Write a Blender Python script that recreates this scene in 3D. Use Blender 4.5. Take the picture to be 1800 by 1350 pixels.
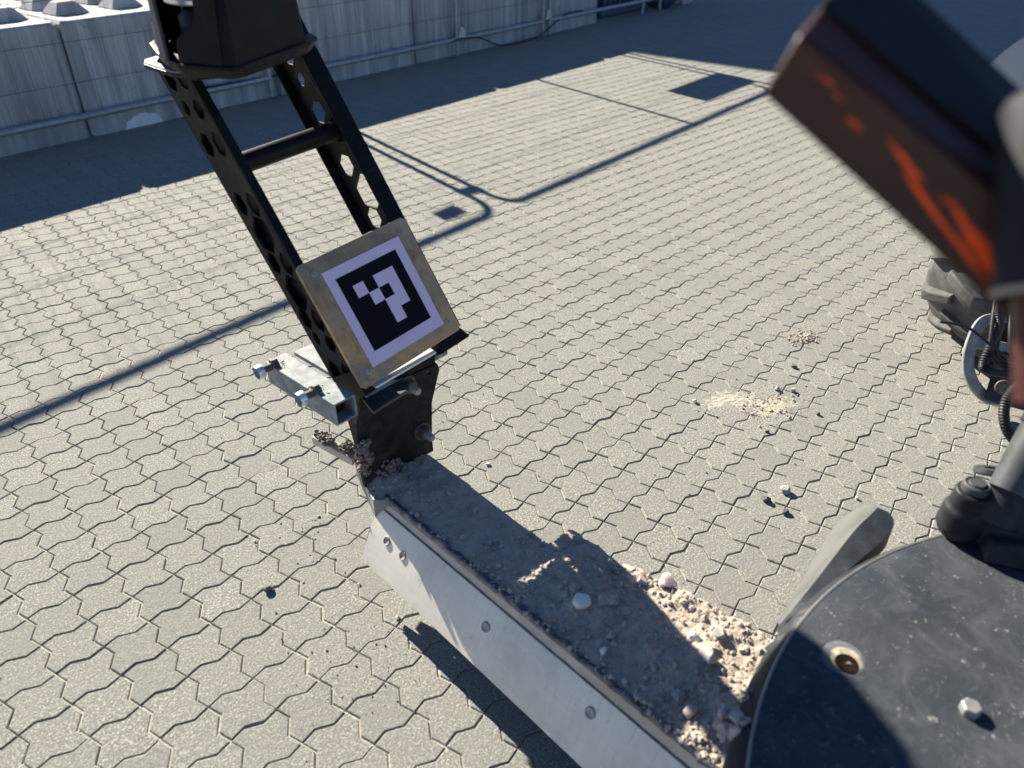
import bpy, bmesh, math, random
import numpy as np
from mathutils import Vector, Matrix, noise

for o in list(bpy.data.objects):
    bpy.data.objects.remove(o)
SC = bpy.context.scene
COL = SC.collection
R = math.radians

# ------------------------------------------------------------------ camera
cam = bpy.data.objects.new('camera', bpy.data.cameras.new('camera'))
COL.objects.link(cam)
cam.matrix_world = Matrix(((0.726592, 0.380946, -0.571790, -0.2234),
                           (-0.687066, 0.400302, -0.606381, -2.4967),
                           (-0.002110, 0.833449, 0.552592, 1.6013),
                           (0, 0, 0, 1)))
cam.data.sensor_width = 36
cam.data.lens = 27.13
cam.data.clip_start = 0.02
cam.data.clip_end = 2000
cam.data.dof.use_dof = True
cam.data.dof.focus_distance = 2.5
cam.data.dof.aperture_fstop = 2.7
SC.camera = cam

# ------------------------------------------------------------------ light
SUN_EL, SUN_ROT = R(28), R(6.6)
L = Vector((-0.1015, -0.8771, -0.4695))           # way the sunlight travels
world = bpy.data.worlds.new('World')
SC.world = world
world.use_nodes = True
wn = world.node_tree
sky = wn.nodes.new('ShaderNodeTexSky')
sky.sky_type = 'NISHITA'
sky.sun_disc = False
sky.sun_elevation = SUN_EL
sky.sun_rotation = SUN_ROT
sky.air_density = 0.7
sky.dust_density = 0.0
sky.ozone_density = 5.0
wn.links.new(sky.outputs[0], wn.nodes['Background'].inputs[0])
wn.nodes['Background'].inputs[1].default_value = 0.05
sun = bpy.data.objects.new('sun', bpy.data.lights.new('sun', 'SUN'))
COL.objects.link(sun)
sun.data.energy = 5.0
sun.data.angle = R(0.5)
sun.data.color = (1.0, 0.93, 0.785)
sun.rotation_mode = 'QUATERNION'
sun.rotation_quaternion = L.to_track_quat('-Z', 'Y')
SC.view_settings.view_transform = 'Standard'
SC.view_settings.look = 'None'
SC.view_settings.exposure = 1.6
SC.view_settings.gamma = 1
SC.view_settings.use_curve_mapping = False
SC.render.engine = 'CYCLES'

rnd = random.Random(7)
S = 0.1125                                         # one paving cell in metres

# ------------------------------------------------------------------ materials
def new_mat(name):
    m = bpy.data.materials.new(name)
    m.use_nodes = True
    nt = m.node_tree
    return m, nt, nt.nodes['Principled BSDF']

def N(nt, kind, **kw):
    n = nt.nodes.new('ShaderNode' + kind)
    for k, v in kw.items():
        if k in n.inputs:
            n.inputs[k].default_value = v
        else:
            setattr(n, k, v)
    return n

def coords(nt):
    g = N(nt, 'NewGeometry')
    return g.outputs['Position']

def noise_n(nt, pos, scale, detail=4, rough=0.6, dist=0.0):
    n = N(nt, 'TexNoise')
    n.inputs['Scale'].default_value = scale
    n.inputs['Detail'].default_value = detail
    n.inputs['Roughness'].default_value = rough
    n.inputs['Distortion'].default_value = dist
    nt.links.new(pos, n.inputs['Vector'])
    return n.outputs['Fac']

def ramp(nt, fac, a, b, ca=(0, 0, 0, 1), cb=(1, 1, 1, 1)):
    r = N(nt, 'ValToRGB')
    r.color_ramp.elements[0].position = a
    r.color_ramp.elements[0].color = ca
    r.color_ramp.elements[1].position = b
    r.color_ramp.elements[1].color = cb
    nt.links.new(fac, r.inputs[0])
    return r.outputs[0]

def mix(nt, fac, a, b, mode='MIX'):
    m = N(nt, 'Mix', data_type='RGBA', blend_type=mode)
    for sock, v in ((m.inputs['Factor'], fac), (m.inputs[6], a), (m.inputs[7], b)):
        if isinstance(v, (int, float)):
            sock.default_value = v
        elif isinstance(v, tuple):
            sock.default_value = v if len(v) == 4 else (*v, 1)
        else:
            nt.links.new(v, sock)
    return m.outputs[2]

def math_n(nt, op, a, b=0.0):
    m = N(nt, 'Math', operation=op)
    for i, v in enumerate((a, b)):
        if isinstance(v, (int, float)):
            m.inputs[i].default_value = v
        else:
            nt.links.new(v, m.inputs[i])
    return m.outputs[0]

def bump(nt, bsdf, h, strength, dist):
    b = N(nt, 'Bump')
    b.inputs['Strength'].default_value = strength
    b.inputs['Distance'].default_value = dist
    nt.links.new(h, b.inputs['Height'])
    nt.links.new(b.outputs[0], bsdf.inputs['Normal'])
    return b

def simple(name, c1, c2=None, scale=20, lo=0.4, hi=0.62, rough=0.5, metal=0.0, bstr=0.15, bscale=150, bdist=0.002,
           c3=None, s3=6, lo3=0.52, hi3=0.68, rough3=None, spec=0.5):
    """two tones of the thing itself plus an optional wear or rust colour in patches"""
    m, nt, b = new_mat(name)
    pos = coords(nt)
    c = mix(nt, ramp(nt, noise_n(nt, pos, scale, 6), lo, hi), c1, c2 or tuple(x * 1.25 for x in c1))
    if c3:
        f3 = ramp(nt, noise_n(nt, pos, s3, 8, 0.7), lo3, hi3)
        c = mix(nt, f3, c, c3)
        if rough3 is not None:
            nt.links.new(math_n(nt, 'ADD', math_n(nt, 'MULTIPLY', f3, rough3 - rough), rough), b.inputs['Roughness'])
    nt.links.new(c, b.inputs['Base Color'])
    if not (c3 and rough3 is not None):
        b.inputs['Roughness'].default_value = rough
    b.inputs['Metallic'].default_value = metal
    b.inputs['Specular IOR Level'].default_value = spec
    if bstr:
        bump(nt, b, noise_n(nt, pos, bscale, 5), bstr, bdist)
    return m

def paver_mat():
    m, nt, b = new_mat('concrete_paver')
    pos = coords(nt)
    oi = N(nt, 'ObjectInfo')
    at = N(nt, 'Attribute', attribute_name='tone')
    tone = math_n(nt, 'MULTIPLY', at.outputs['Fac'], oi.outputs['Color'])
    base = mix(nt, tone, (0.255, 0.244, 0.196), (0.49, 0.466, 0.368))
    big = ramp(nt, noise_n(nt, pos, 1.6, 7, 0.65), 0.40, 0.66)
    base = mix(nt, math_n(nt, 'MULTIPLY', big, 0.35), base, (0.455, 0.438, 0.362))
    dirt = ramp(nt, noise_n(nt, pos, 3.3, 8, 0.7), 0.52, 0.72)
    base = mix(nt, math_n(nt, 'MULTIPLY', dirt, 0.5), base, (0.40, 0.335, 0.25))
    dark = ramp(nt, noise_n(nt, pos, 7.0, 8, 0.75), 0.54, 0.74)
    base = mix(nt, math_n(nt, 'MULTIPLY', dark, 0.45), base, (0.20, 0.19, 0.17))
    pale = ramp(nt, noise_n(nt, pos, 4.6, 9, 0.78, 0.6), 0.57, 0.70)
    base = mix(nt, math_n(nt, 'MULTIPLY', pale, 0.6), base, (0.62, 0.60, 0.51))
    mps = N(nt, 'Mapping')
    mps.inputs['Rotation'].default_value = (0, 0, 0.5)
    mps.inputs['Scale'].default_value = (3, 40, 3)
    nt.links.new(pos, mps.inputs['Vector'])
    scr = ramp(nt, noise_n(nt, mps.outputs[0], 3.0, 6, 0.7, 0.5), 0.66, 0.72)
    base = mix(nt, math_n(nt, 'MULTIPLY', scr, 0.35), base, (0.62, 0.595, 0.53))
    # pale dust smeared over the blocks in two spots
    for cx, cy_, rx, ry, rot in ((1.93, -1.38, .17, .085, -.55), (.25, -1.54, .13, .065, -.5), (.42, -1.02, .22, .14, .3), (2.05, -1.53, .13, .05, -.5)):
        mp = N(nt, 'Mapping', vector_type='TEXTURE')
        mp.inputs['Location'].default_value = (cx, cy_, 0)
        mp.inputs['Rotation'].default_value = (0, 0, rot)
        mp.inputs['Scale'].default_value = (rx, ry, 1)
        nt.links.new(pos, mp.inputs['Vector'])
        ln = N(nt, 'VectorMath', operation='LENGTH')
        nt.links.new(mp.outputs[0], ln.inputs[0])
        f_ = math_n(nt, 'ADD', ln.outputs['Value'], math_n(nt, 'MULTIPLY', math_n(nt, 'SUBTRACT', noise_n(nt, pos, 24, 8, 0.75), 0.5), 2.6))
        base = mix(nt, math_n(nt, 'MULTIPLY', ramp(nt, f_, 1.0, 0.35), 0.62), base, (0.58, 0.525, 0.42))
    g1 = noise_n(nt, pos, 170, 5, 0.85)
    g2 = noise_n(nt, pos, 620, 2, 0.6)
    base = mix(nt, ramp(nt, g1, 0.56, 0.66), base, (0.60, 0.58, 0.50))
    base = mix(nt, ramp(nt, g1, 0.46, 0.36), base, (0.13, 0.124, 0.105))
    base = mix(nt, 0.3, base, ramp(nt, g2, 0.3, 0.7, (0.14, 0.14, 0.135, 1), (0.62, 0.62, 0.61, 1)))
    nt.links.new(base, b.inputs['Base Color'])
    b.inputs['Roughness'].default_value = 0.93
    b.inputs['Specular IOR Level'].default_value = 0.25
    h = math_n(nt, 'ADD', g1, math_n(nt, 'MULTIPLY', noise_n(nt, pos, 60, 4), 0.9))
    bump(nt, b, h, 0.75, 0.003)
    return m

def sand_mat(name, a, c, d):
    m, nt, b = new_mat(name)
    pos = coords(nt)
    n1 = noise_n(nt, pos, 420, 3, 0.7)
    n2 = noise_n(nt, pos, 22, 5, 0.6)
    col = mix(nt, ramp(nt, n2, 0.35, 0.65), a, c)
    col = mix(nt, ramp(nt, n1, 0.58, 0.7), col, d)
    nt.links.new(col, b.inputs['Base Color'])
    b.inputs['Roughness'].default_value = 0.95
    b.inputs['Specular IOR Level'].default_value = 0.2
    bump(nt, b, math_n(nt, 'ADD', n1, noise_n(nt, pos, 120, 3)), 0.8, 0.004)
    return m

M = {}
M['paver'] = paver_mat()
M['sand'] = sand_mat('joint_sand', (0.50, 0.46, 0.37), (0.38, 0.345, 0.275), (0.60, 0.56, 0.47))
M['pale_sand'] = sand_mat('pale_sand', (0.47, 0.435, 0.365), (0.42, 0.395, 0.335), (0.54, 0.51, 0.44))
M['dirt'] = sand_mat('blade_dirt', (0.46, 0.375, 0.30), (0.57, 0.475, 0.385), (0.70, 0.62, 0.52))
M['mud'] = sand_mat('dry_mud', (0.27, 0.22, 0.19), (0.19, 0.15, 0.13), (0.40, 0.35, 0.31))
M['mud_pale'] = sand_mat('pale_pink_mud', (0.58, 0.49, 0.46), (0.46, 0.38, 0.355), (0.68, 0.61, 0.58))
M['gravel'] = sand_mat('gravel', (0.42, 0.37, 0.31), (0.52, 0.465, 0.40), (0.62, 0.575, 0.51))
M['grey_stone'] = simple('grey_stone', (0.25, 0.245, 0.24), (0.38, 0.37, 0.35), 60, rough=0.85, bstr=0.4, bscale=120)
M['white_stone'] = simple('white_stone', (0.72, 0.70, 0.66), (0.80, 0.78, 0.74), 50, rough=0.7, bstr=0.2)
M['pink_stone'] = simple('pink_stone', (0.46, 0.36, 0.33), (0.55, 0.47, 0.43), 60, rough=0.85, bstr=0.4)
M['dark_stone'] = simple('dark_stone', (0.07, 0.065, 0.065), (0.14, 0.13, 0.125), 60, rough=0.85, bstr=0.4)

def wall_mat():
    m, nt, b = new_mat('cast_concrete')
    pos = coords(nt)
    mp = N(nt, 'Mapping')
    mp.inputs['Scale'].default_value = (7, 7, 0.55)
    nt.links.new(pos, mp.inputs['Vector'])
    streak = noise_n(nt, mp.outputs[0], 1.6, 6, 0.65)
    c = mix(nt, ramp(nt, streak, 0.38, 0.62), (0.25, 0.25, 0.255), (0.50, 0.50, 0.49))
    c = mix(nt, ramp(nt, noise_n(nt, pos, 2.2, 7, 0.7), 0.5, 0.72), c, (0.36, 0.34, 0.33))
    c = mix(nt, ramp(nt, noise_n(nt, pos, 5.5, 6, 0.7, 1.0), 0.62, 0.70), c, (0.24, 0.235, 0.235))
    c = mix(nt, ramp(nt, noise_n(nt, pos, 3.1, 5, 0.6, 0.6), 0.70, 0.73), c, (0.56, 0.55, 0.54))
    oi = N(nt, 'ObjectInfo')
    c = mix(nt, math_n(nt, 'MULTIPLY', oi.outputs['Random'], 0.5), c, (0.26, 0.255, 0.25))
    nt.links.new(c, b.inputs['Base Color'])
    b.inputs['Roughness'].default_value = 0.88
    bump(nt, b, math_n(nt, 'ADD', noise_n(nt, pos, 35, 6), math_n(nt, 'MULTIPLY', noise_n(nt, pos, 160, 3), 0.4)), 0.35, 0.006)
    return m
M['concrete'] = wall_mat()
M['galv'] = simple('galvanised_steel', (0.40, 0.41, 0.42), (0.52, 0.53, 0.54), 40, rough=0.42, metal=0.7, bstr=0.05)
M['fence_galv'] = simple('dull_galvanised_tube', (0.30, 0.31, 0.32), (0.38, 0.39, 0.40), 30, rough=0.5, metal=0.5, bstr=0.05)
M['fence_wire'] = simple('weathered_wire', (0.10, 0.10, 0.105), (0.15, 0.15, 0.155), 30, rough=0.6, metal=0.3, bstr=0)
M['black_steel'] = simple('black_powder_coat', (0.004, 0.0045, 0.006), (0.008, 0.008, 0.009), 25, rough=0.38, bstr=0.12, bscale=90, spec=0.13,
                          c3=(0.025, 0.022, 0.019), s3=9, lo3=0.55, hi3=0.8, rough3=0.75)
M['dusty_black'] = simple('dusty_black_steel', (0.010, 0.0105, 0.011), (0.022, 0.021, 0.020), 25, rough=0.6, bstr=0.2, bscale=90, spec=0.12,
                          c3=(0.07, 0.06, 0.05), s3=7, lo3=0.52, hi3=0.75, rough3=0.9)
M['hood'] = simple('worn_hood_paint', (0.003, 0.0035, 0.006), (0.007, 0.008, 0.011), 14, rough=0.5, bstr=0.2, bscale=40, spec=0.10,
                   c3=(0.045, 0.024, 0.015), s3=6, lo3=0.56, hi3=0.78, rough3=0.85)
M['galv_tube'] = simple('stained_galvanised_tube', (0.15, 0.175, 0.19), (0.26, 0.285, 0.30), 35, 0.40, 0.60, rough=0.62, metal=0.0, spec=0.3, bstr=0.15,
                        c3=(0.30, 0.20, 0.12), s3=18, lo3=0.60, hi3=0.72, rough3=0.85)
M['rust'] = simple('rust', (0.030, 0.012, 0.007), (0.075, 0.028, 0.013), 40, rough=0.95, spec=0.1, bstr=0.4, bscale=90)
M['bolt'] = simple('dusty_bolt_steel', (0.30, 0.29, 0.28), (0.42, 0.40, 0.38), 60, rough=0.5, metal=0.5, bstr=0.2,
                   c3=(0.25, 0.19, 0.14), s3=30, lo3=0.5, hi3=0.7, rough3=0.9)
M['dark_bolt'] = simple('grimy_bolt', (0.07, 0.06, 0.052), (0.13, 0.11, 0.09), 60, rough=0.7, metal=0.3, bstr=0.3)
M['zinc'] = simple('bright_zinc_bolt', (0.62, 0.66, 0.68), (0.74, 0.77, 0.78), 60, rough=0.35, metal=0.5, bstr=0.1)

def marker_plate_mat():
    m, nt, b = new_mat('heat_tinted_steel')
    pos = coords(nt)
    sep = N(nt, 'SeparateXYZ')
    nt.links.new(pos, sep.inputs[0])
    big = noise_n(nt, pos, 7, 6, 0.6, 1.2)
    c = mix(nt, ramp(nt, big, 0.32, 0.66), (0.15, 0.115, 0.08), (0.37, 0.29, 0.195))
    rust = ramp(nt, noise_n(nt, pos, 16, 8, 0.7, 0.8), 0.40, 0.60)
    zone = N(nt, 'MapRange')
    zone.inputs[1].default_value = 0.88
    zone.inputs[2].default_value = 0.68
    nt.links.new(sep.outputs['Z'], zone.inputs[0])
    c = mix(nt, math_n(nt, 'MULTIPLY', rust, zone.outputs[0]), c, (0.62, 0.33, 0.12))
    c = mix(nt, ramp(nt, noise_n(nt, pos, 38, 5, 0.7, 1.5), 0.58, 0.7), c, (0.40, 0.34, 0.27))
    nt.links.new(c, b.inputs['Base Color'])
    b.inputs['Metallic'].default_value = 0.1
    b.inputs['Roughness'].default_value = 0.55
    bump(nt, b, noise_n(nt, pos, 60, 5), 0.25, 0.002)
    return m
M['marker_plate'] = marker_plate_mat()
M['lavender'] = simple('lavender_print', (0.70, 0.56, 0.72), (0.74, 0.60, 0.76), 9, rough=0.6, bstr=0, spec=0.3)
M['ink'] = simple('black_print', (0.003, 0.003, 0.006), (0.004, 0.004, 0.007), 9, rough=0.6, bstr=0, spec=0.12)

def blade_mat():
    m, nt, b = new_mat('worn_blade_steel')
    pos = coords(nt)
    mp = N(nt, 'Mapping')
    mp.inputs['Scale'].default_value = (3, 0.35, 3)
    nt.links.new(pos, mp.inputs['Vector'])
    c = mix(nt, ramp(nt, noise_n(nt, pos, 6, 6), 0.35, 0.65), (0.74, 0.67, 0.57), (0.82, 0.75, 0.65))
    c = mix(nt, math_n(nt, 'MULTIPLY', ramp(nt, noise_n(nt, mp.outputs[0], 30, 5), 0.5, 0.75), 0.5), c, (0.86, 0.81, 0.73))
    c = mix(nt, ramp(nt, noise_n(nt, pos, 21, 7, 0.7), 0.60, 0.75), c, (0.44, 0.36, 0.28))
    mp2 = N(nt, 'Mapping')
    mp2.inputs['Rotation'].default_value = (0.6, 0, 0)
    mp2.inputs['Scale'].default_value = (2, 60, 3)
    nt.links.new(pos, mp2.inputs['Vector'])
    c = mix(nt, math_n(nt, 'MULTIPLY', ramp(nt, noise_n(nt, mp2.outputs[0], 3, 6, 0.7), 0.56, 0.70), 0.35), c, (0.36, 0.33, 0.29))
    c = mix(nt, math_n(nt, 'MULTIPLY', ramp(nt, noise_n(nt, pos, 7, 8, 0.7), 0.5, 0.72), 0.4), c, (0.50, 0.45, 0.38))
    nt.links.new(c, b.inputs['Base Color'])
    b.inputs['Metallic'].default_value = 0.3
    b.inputs['Roughness'].default_value = 0.62
    bump(nt, b, math_n(nt, 'ADD', noise_n(nt, mp.outputs[0], 90, 4), noise_n(nt, pos, 40, 5)), 0.12, 0.002)
    return m
M['blade'] = blade_mat()
M['blade_band'] = simple('dusty_blade_band', (0.48, 0.41, 0.33), (0.60, 0.52, 0.43), 14, rough=0.8, bstr=0.3, bscale=140,
                         c3=(0.56, 0.53, 0.49), s3=11, lo3=0.55, hi3=0.7)
M['blade_steel'] = simple('blue_grey_steel', (0.13, 0.145, 0.17), (0.22, 0.235, 0.26), 30, rough=0.5, metal=0.2, bstr=0.3, bscale=80, c3=(0.36, 0.31, 0.27), s3=16, lo3=0.5, hi3=0.66, rough3=0.9)
M['weld'] = simple('weld_bead', (0.05, 0.055, 0.075), (0.13, 0.13, 0.15), 70, rough=0.4, metal=0.6, bstr=0.6, bscale=130,
                   c3=(0.32, 0.27, 0.23), s3=22, lo3=0.5, hi3=0.64, rough3=0.9)

def cover_mat():
    m, nt, b = new_mat('scuffed_grey_cover')
    pos = coords(nt)
    c = mix(nt, ramp(nt, noise_n(nt, pos, 5, 7, 0.65), 0.35, 0.7), (0.028, 0.034, 0.042), (0.054, 0.061, 0.070))
    sc = None
    for k, (scale, dist, wid, mscale) in enumerate(((7, 1.6, .012, 5), (13, 2.4, .016, 8), (26, 1.2, .02, 11))):
        mv = N(nt, 'Mapping')
        mv.inputs['Location'].default_value = (k * 3.1, k * 1.7, 0)
        nt.links.new(pos, mv.inputs['Vector'])
        a = math_n(nt, 'ABSOLUTE', math_n(nt, 'SUBTRACT', noise_n(nt, mv.outputs[0], scale, 2, 0.5, dist), 0.5))
        line = math_n(nt, 'SUBTRACT', 1.0, ramp(nt, a, 0.0, wid))
        s_ = math_n(nt, 'MULTIPLY', line, ramp(nt, noise_n(nt, mv.outputs[0], mscale, 6, 0.7), 0.50, 0.66))
        sc = s_ if sc is None else math_n(nt, 'MAXIMUM', sc, s_)
    sc = math_n(nt, 'MAXIMUM', sc, math_n(nt, 'MULTIPLY', ramp(nt, noise_n(nt, pos, 11, 9, 0.75, 0.8), 0.50, 0.72), 0.6))
    c = mix(nt, math_n(nt, 'MULTIPLY', sc, 0.7), c, (0.14, 0.15, 0.158))
    spk = ramp(nt, noise_n(nt, pos, 70, 4, 0.8), 0.63, 0.70)
    c = mix(nt, math_n(nt, 'MULTIPLY', spk, 0.8), c, (0.42, 0.40, 0.35))
    dust = ramp(nt, noise_n(nt, pos, 3.2, 5, 0.6), 0.5, 0.75)
    c = mix(nt, math_n(nt, 'MULTIPLY', dust, 0.3), c, (0.085, 0.087, 0.086))
    nt.links.new(c, b.inputs['Base Color'])
    b.inputs['Roughness'].default_value = 0.5
    b.inputs['Specular IOR Level'].default_value = 0.15
    bump(nt, b, noise_n(nt, pos, 30, 6), 0.12, 0.004)
    return m
M['cover'] = cover_mat()
M['halo'] = simple('worn_grey_halo', (0.09, 0.095, 0.10), (0.14, 0.142, 0.142), 60, rough=0.7, bstr=0.2, c3=(0.08, 0.085, 0.09), s3=40, lo3=0.5, hi3=0.65)
M['halo_sand'] = simple('beige_filler', (0.34, 0.29, 0.19), (0.44, 0.38, 0.27), 60, rough=0.85, bstr=0.4, c3=(0.16, 0.16, 0.155), s3=55, lo3=0.52, hi3=0.6)
M['hole_dark'] = simple('rust_black_hole', (0.010, 0.006, 0.004), (0.022, 0.012, 0.008), 60, rough=0.95, bstr=0, spec=0.05)
M['cover_rim'] = simple('dark_cover_rim', (0.018, 0.022, 0.027), (0.034, 0.038, 0.043), 14, rough=0.5, bstr=0.15, bscale=60, spec=0.15,
                        c3=(0.12, 0.13, 0.13), s3=14, lo3=0.58, hi3=0.74, rough3=0.8)
M['fin_side'] = simple('pale_worn_rubber', (0.075, 0.077, 0.076), (0.11, 0.112, 0.11), 8, rough=0.7, bstr=0.1, spec=0.2)
M['cast'] = simple('dark_cast_iron', (0.012, 0.0135, 0.017), (0.026, 0.028, 0.031), 18, rough=0.5, spec=0.25, bstr=0.35, bscale=45,
                   c3=(0.10, 0.075, 0.055), s3=12, lo3=0.6, hi3=0.76, rough3=0.85)
M['cast_grey'] = simple('grey_cast_iron', (0.040, 0.043, 0.048), (0.066, 0.07, 0.075), 14, rough=0.5, spec=0.3, bstr=0.25, bscale=45)
M['rubber'] = simple('dusty_tyre_rubber', (0.040, 0.042, 0.043), (0.07, 0.07, 0.068), 10, rough=0.8, bstr=0.3, bscale=60,
                     c3=(0.15, 0.14, 0.125), s3=6, lo3=0.46, hi3=0.72)
M['hose'] = simple('ribbed_hose', (0.012, 0.012, 0.014), (0.022, 0.022, 0.024), 30, rough=0.5, bstr=0.1, spec=0.3)
M['loop'] = simple('worn_guard_steel', (0.17, 0.175, 0.175), (0.26, 0.265, 0.265), 25, rough=0.6, metal=0.1, bstr=0.15,
                   c3=(0.12, 0.12, 0.12), s3=16, lo3=0.55, hi3=0.72)
M['chassis'] = simple('black_chassis', (0.012, 0.0125, 0.014), (0.02, 0.02, 0.021), 12, rough=0.6, bstr=0.1)
M['grey_fender'] = simple('pale_grey_mudguard', (0.26, 0.27, 0.28), (0.33, 0.34, 0.345), 8, rough=0.5, bstr=0.05)
M['ring_grey'] = simple('grey_ring', (0.17, 0.165, 0.16), (0.22, 0.215, 0.21), 20, rough=0.45, bstr=0)

def boom_mat():
    m, nt, b = new_mat('dark_red_brown_paint')
    pos = coords(nt)
    c = mix(nt, ramp(nt, noise_n(nt, pos, 12, 5), 0.35, 0.7), (0.030, 0.009, 0.008), (0.055, 0.019, 0.015))
    c = mix(nt, ramp(nt, noise_n(nt, pos, 9, 4), 0.5, 0.7), c, (0.036, 0.027, 0.022))
    nt.links.new(c, b.inputs['Base Color'])
    b.inputs['Roughness'].default_value = 0.42
    b.inputs['Specular IOR Level'].default_value = 0.25
    return m
M['boom'] = boom_mat()
def glint_mat():
    m, nt, b = new_mat('painted_orange_glints')
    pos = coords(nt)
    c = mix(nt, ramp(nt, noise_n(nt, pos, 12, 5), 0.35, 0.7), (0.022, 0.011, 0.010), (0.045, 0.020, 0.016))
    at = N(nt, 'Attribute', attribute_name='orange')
    c = mix(nt, at.outputs['Fac'], c, (0.75, 0.07, 0.008))  # reflected orange glints put into the base colour
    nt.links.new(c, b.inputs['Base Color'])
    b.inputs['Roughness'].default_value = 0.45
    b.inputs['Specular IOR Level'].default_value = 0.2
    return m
M['boom_glints'] = glint_mat()
M['boom_black'] = simple('dark_blue_black_paint', (0.008, 0.0095, 0.015), (0.014, 0.016, 0.021), 12, rough=0.6, bstr=0, spec=0.15)
M['blue_tarp'] = simple('dark_blue_crate_plastic', (0.03, 0.06, 0.10), (0.045, 0.085, 0.13), 9, rough=0.5, bstr=0.2, bscale=20)
M['sign'] = simple('white_sign_sheet', (0.72, 0.72, 0.71), (0.78, 0.78, 0.77), 4, rough=0.5, bstr=0)
M['facade'] = simple('grey_cladding', (0.30, 0.31, 0.32), (0.36, 0.37, 0.38), 3, rough=0.5, metal=0.2, bstr=0.05)
M['roof'] = simple('dark_roof_sheet', (0.10, 0.10, 0.105), (0.13, 0.13, 0.135), 3, rough=0.6, bstr=0.05)
M['glass'] = simple('dark_window_glass', (0.03, 0.035, 0.04), (0.035, 0.04, 0.045), 3, rough=0.08, bstr=0)
M['silver'] = simple('silver_sensor_band', (0.55, 0.55, 0.56), (0.62, 0.62, 0.63), 40, rough=0.3, metal=0.6, bstr=0)

# ------------------------------------------------------------------ mesh helpers
class MB:
    def __init__(s):
        s.v, s.f, s.mi = [], [], []
        s.cur = 0
    def add(s, vs, fs):
        n = len(s.v)
        s.v += [Vector(p) for p in vs]
        s.f += [tuple(i + n for i in f) for f in fs]
        s.mi += [s.cur] * len(fs)
        return s
    def box(s, c, d, mx=None):
        x, y, z = (k / 2 for k in d)
        vs = [Vector((i * x, j * y, k * z)) for k in (-1, 1) for j in (-1, 1) for i in (-1, 1)]
        mx = mx or Matrix()
        vs = [mx @ p + Vector(c) for p in vs]
        return s.add(vs, [(0, 2, 3, 1), (4, 5, 7, 6), (0, 1, 5, 4), (2, 6, 7, 3), (0, 4, 6, 2), (1, 3, 7, 5)])
    def hexa(s, a, b):
        """solid between two like rings of points"""
        n = len(a)
        fs = [tuple(range(n))[::-1], tuple(range(n, 2 * n))]
        fs += [(i, (i + 1) % n, n + (i + 1) % n, n + i) for i in range(n)]
        return s.add(list(a) + list(b), fs)
    def prism(s, pts, vec):
        vec = Vector(vec)
        return s.hexa([Vector(p) for p in pts], [Vector(p) + vec for p in pts])
    def tube(s, path, r, n=12, cap=True):
        path = [Vector(p) for p in path]
        rs = r if isinstance(r, (list, tuple)) else [r] * len(path)
        rings, prev = [], None
        for i, p in enumerate(path):
            t = (path[min(i + 1, len(path) - 1)] - path[max(i - 1, 0)]).normalized()
            if prev is None:
                a = t.orthogonal().normalized()
            else:
                a = (prev - t * prev.dot(t)).normalized()
            prev = a
            c = t.cross(a)
            rings.append([p + (a * math.cos(2 * math.pi * k / n) + c * math.sin(2 * math.pi * k / n)) * rs[i] for k in range(n)])
        fs = []
        for i in range(len(path) - 1):
            for k in range(n):
                fs.append((i * n + k, i * n + (k + 1) % n, (i + 1) * n + (k + 1) % n, (i + 1) * n + k))
        if cap:
            fs.append(tuple(range(n))[::-1])
            fs.append(tuple(range((len(path) - 1) * n, len(path) * n)))
        return s.add([p for q in rings for p in q], fs)
    def cyl(s, a, b, r0, r1=None, n=24):
        return s.tube([a, b], [r0, r0 if r1 is None else r1], n)
    def lathe(s, prof, n, c, axis=(0, 0, 1), a0=0.0, a1=2 * math.pi, close=True):
        """prof: (radius, height) pairs; around an axis through c"""
        ax = Vector(axis).normalized()
        u = ax.orthogonal().normalized()
        w = ax.cross(u)
        c = Vector(c)
        full = abs(a1 - a0 - 2 * math.pi) < 1e-6
        m = n if full else n + 1
        vs = []
        for k in range(m):
            t = a0 + (a1 - a0) * k / n
            d = u * math.cos(t) + w * math.sin(t)
            vs += [c + d * r + ax * h for r, h in prof]
        q = len(prof)
        fs = []
        for k in range(n):
            k2 = (k + 1) % m
            for i in range(q - 1):
                fs.append((k * q + i, k2 * q + i, k2 * q + i + 1, k * q + i + 1))
        return s.add(vs, fs)
    def build(s, name, mat, parent=None, org=None, smooth=None, bevel=0, seg=2):
        return link_mesh(name, s.v, s.f, mat, parent, org, smooth, bevel, seg, s.mi)

OFF = {}
def link_mesh(name, v, f, mat, parent=None, org=None, smooth=None, bevel=0, seg=2, mi=None):
    if parent is not None:
        off = OFF[parent.name]
    elif org is not None:
        off = Vector(org)
    else:
        xs = np.array([tuple(p) for p in v])
        off = Vector((float(xs[:, 0].mean()), float(xs[:, 1].mean()), float(xs[:, 2].min())))
    me = bpy.data.meshes.new(name)
    me.from_pydata([tuple(Vector(p) - off) for p in v], [], f)
    bm = bmesh.new()
    bm.from_mesh(me)
    bmesh.ops.recalc_face_normals(bm, faces=bm.faces)
    bm.to_mesh(me)
    bm.free()
    mats = mat if isinstance(mat, (list, tuple)) else [mat]
    for q in mats:
        me.materials.append(q)
    if mi and len(mats) > 1:
        me.polygons.foreach_set('material_index', mi)
    o = bpy.data.objects.new(name, me)
    COL.objects.link(o)
    if parent is not None:
        o.parent = parent
    else:
        o.location = off
    OFF[o.name] = off
    if smooth is not None:
        me.shade_smooth()
        if smooth < 180:
            me.set_sharp_from_angle(angle=R(smooth))
    if bevel:
        b = o.modifiers.new('bevel', 'BEVEL')
        b.width = bevel
        b.segments = seg
        b.limit_method = 'ANGLE'
        b.angle_limit = R(35)
        b.harden_normals = False
    return o

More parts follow.
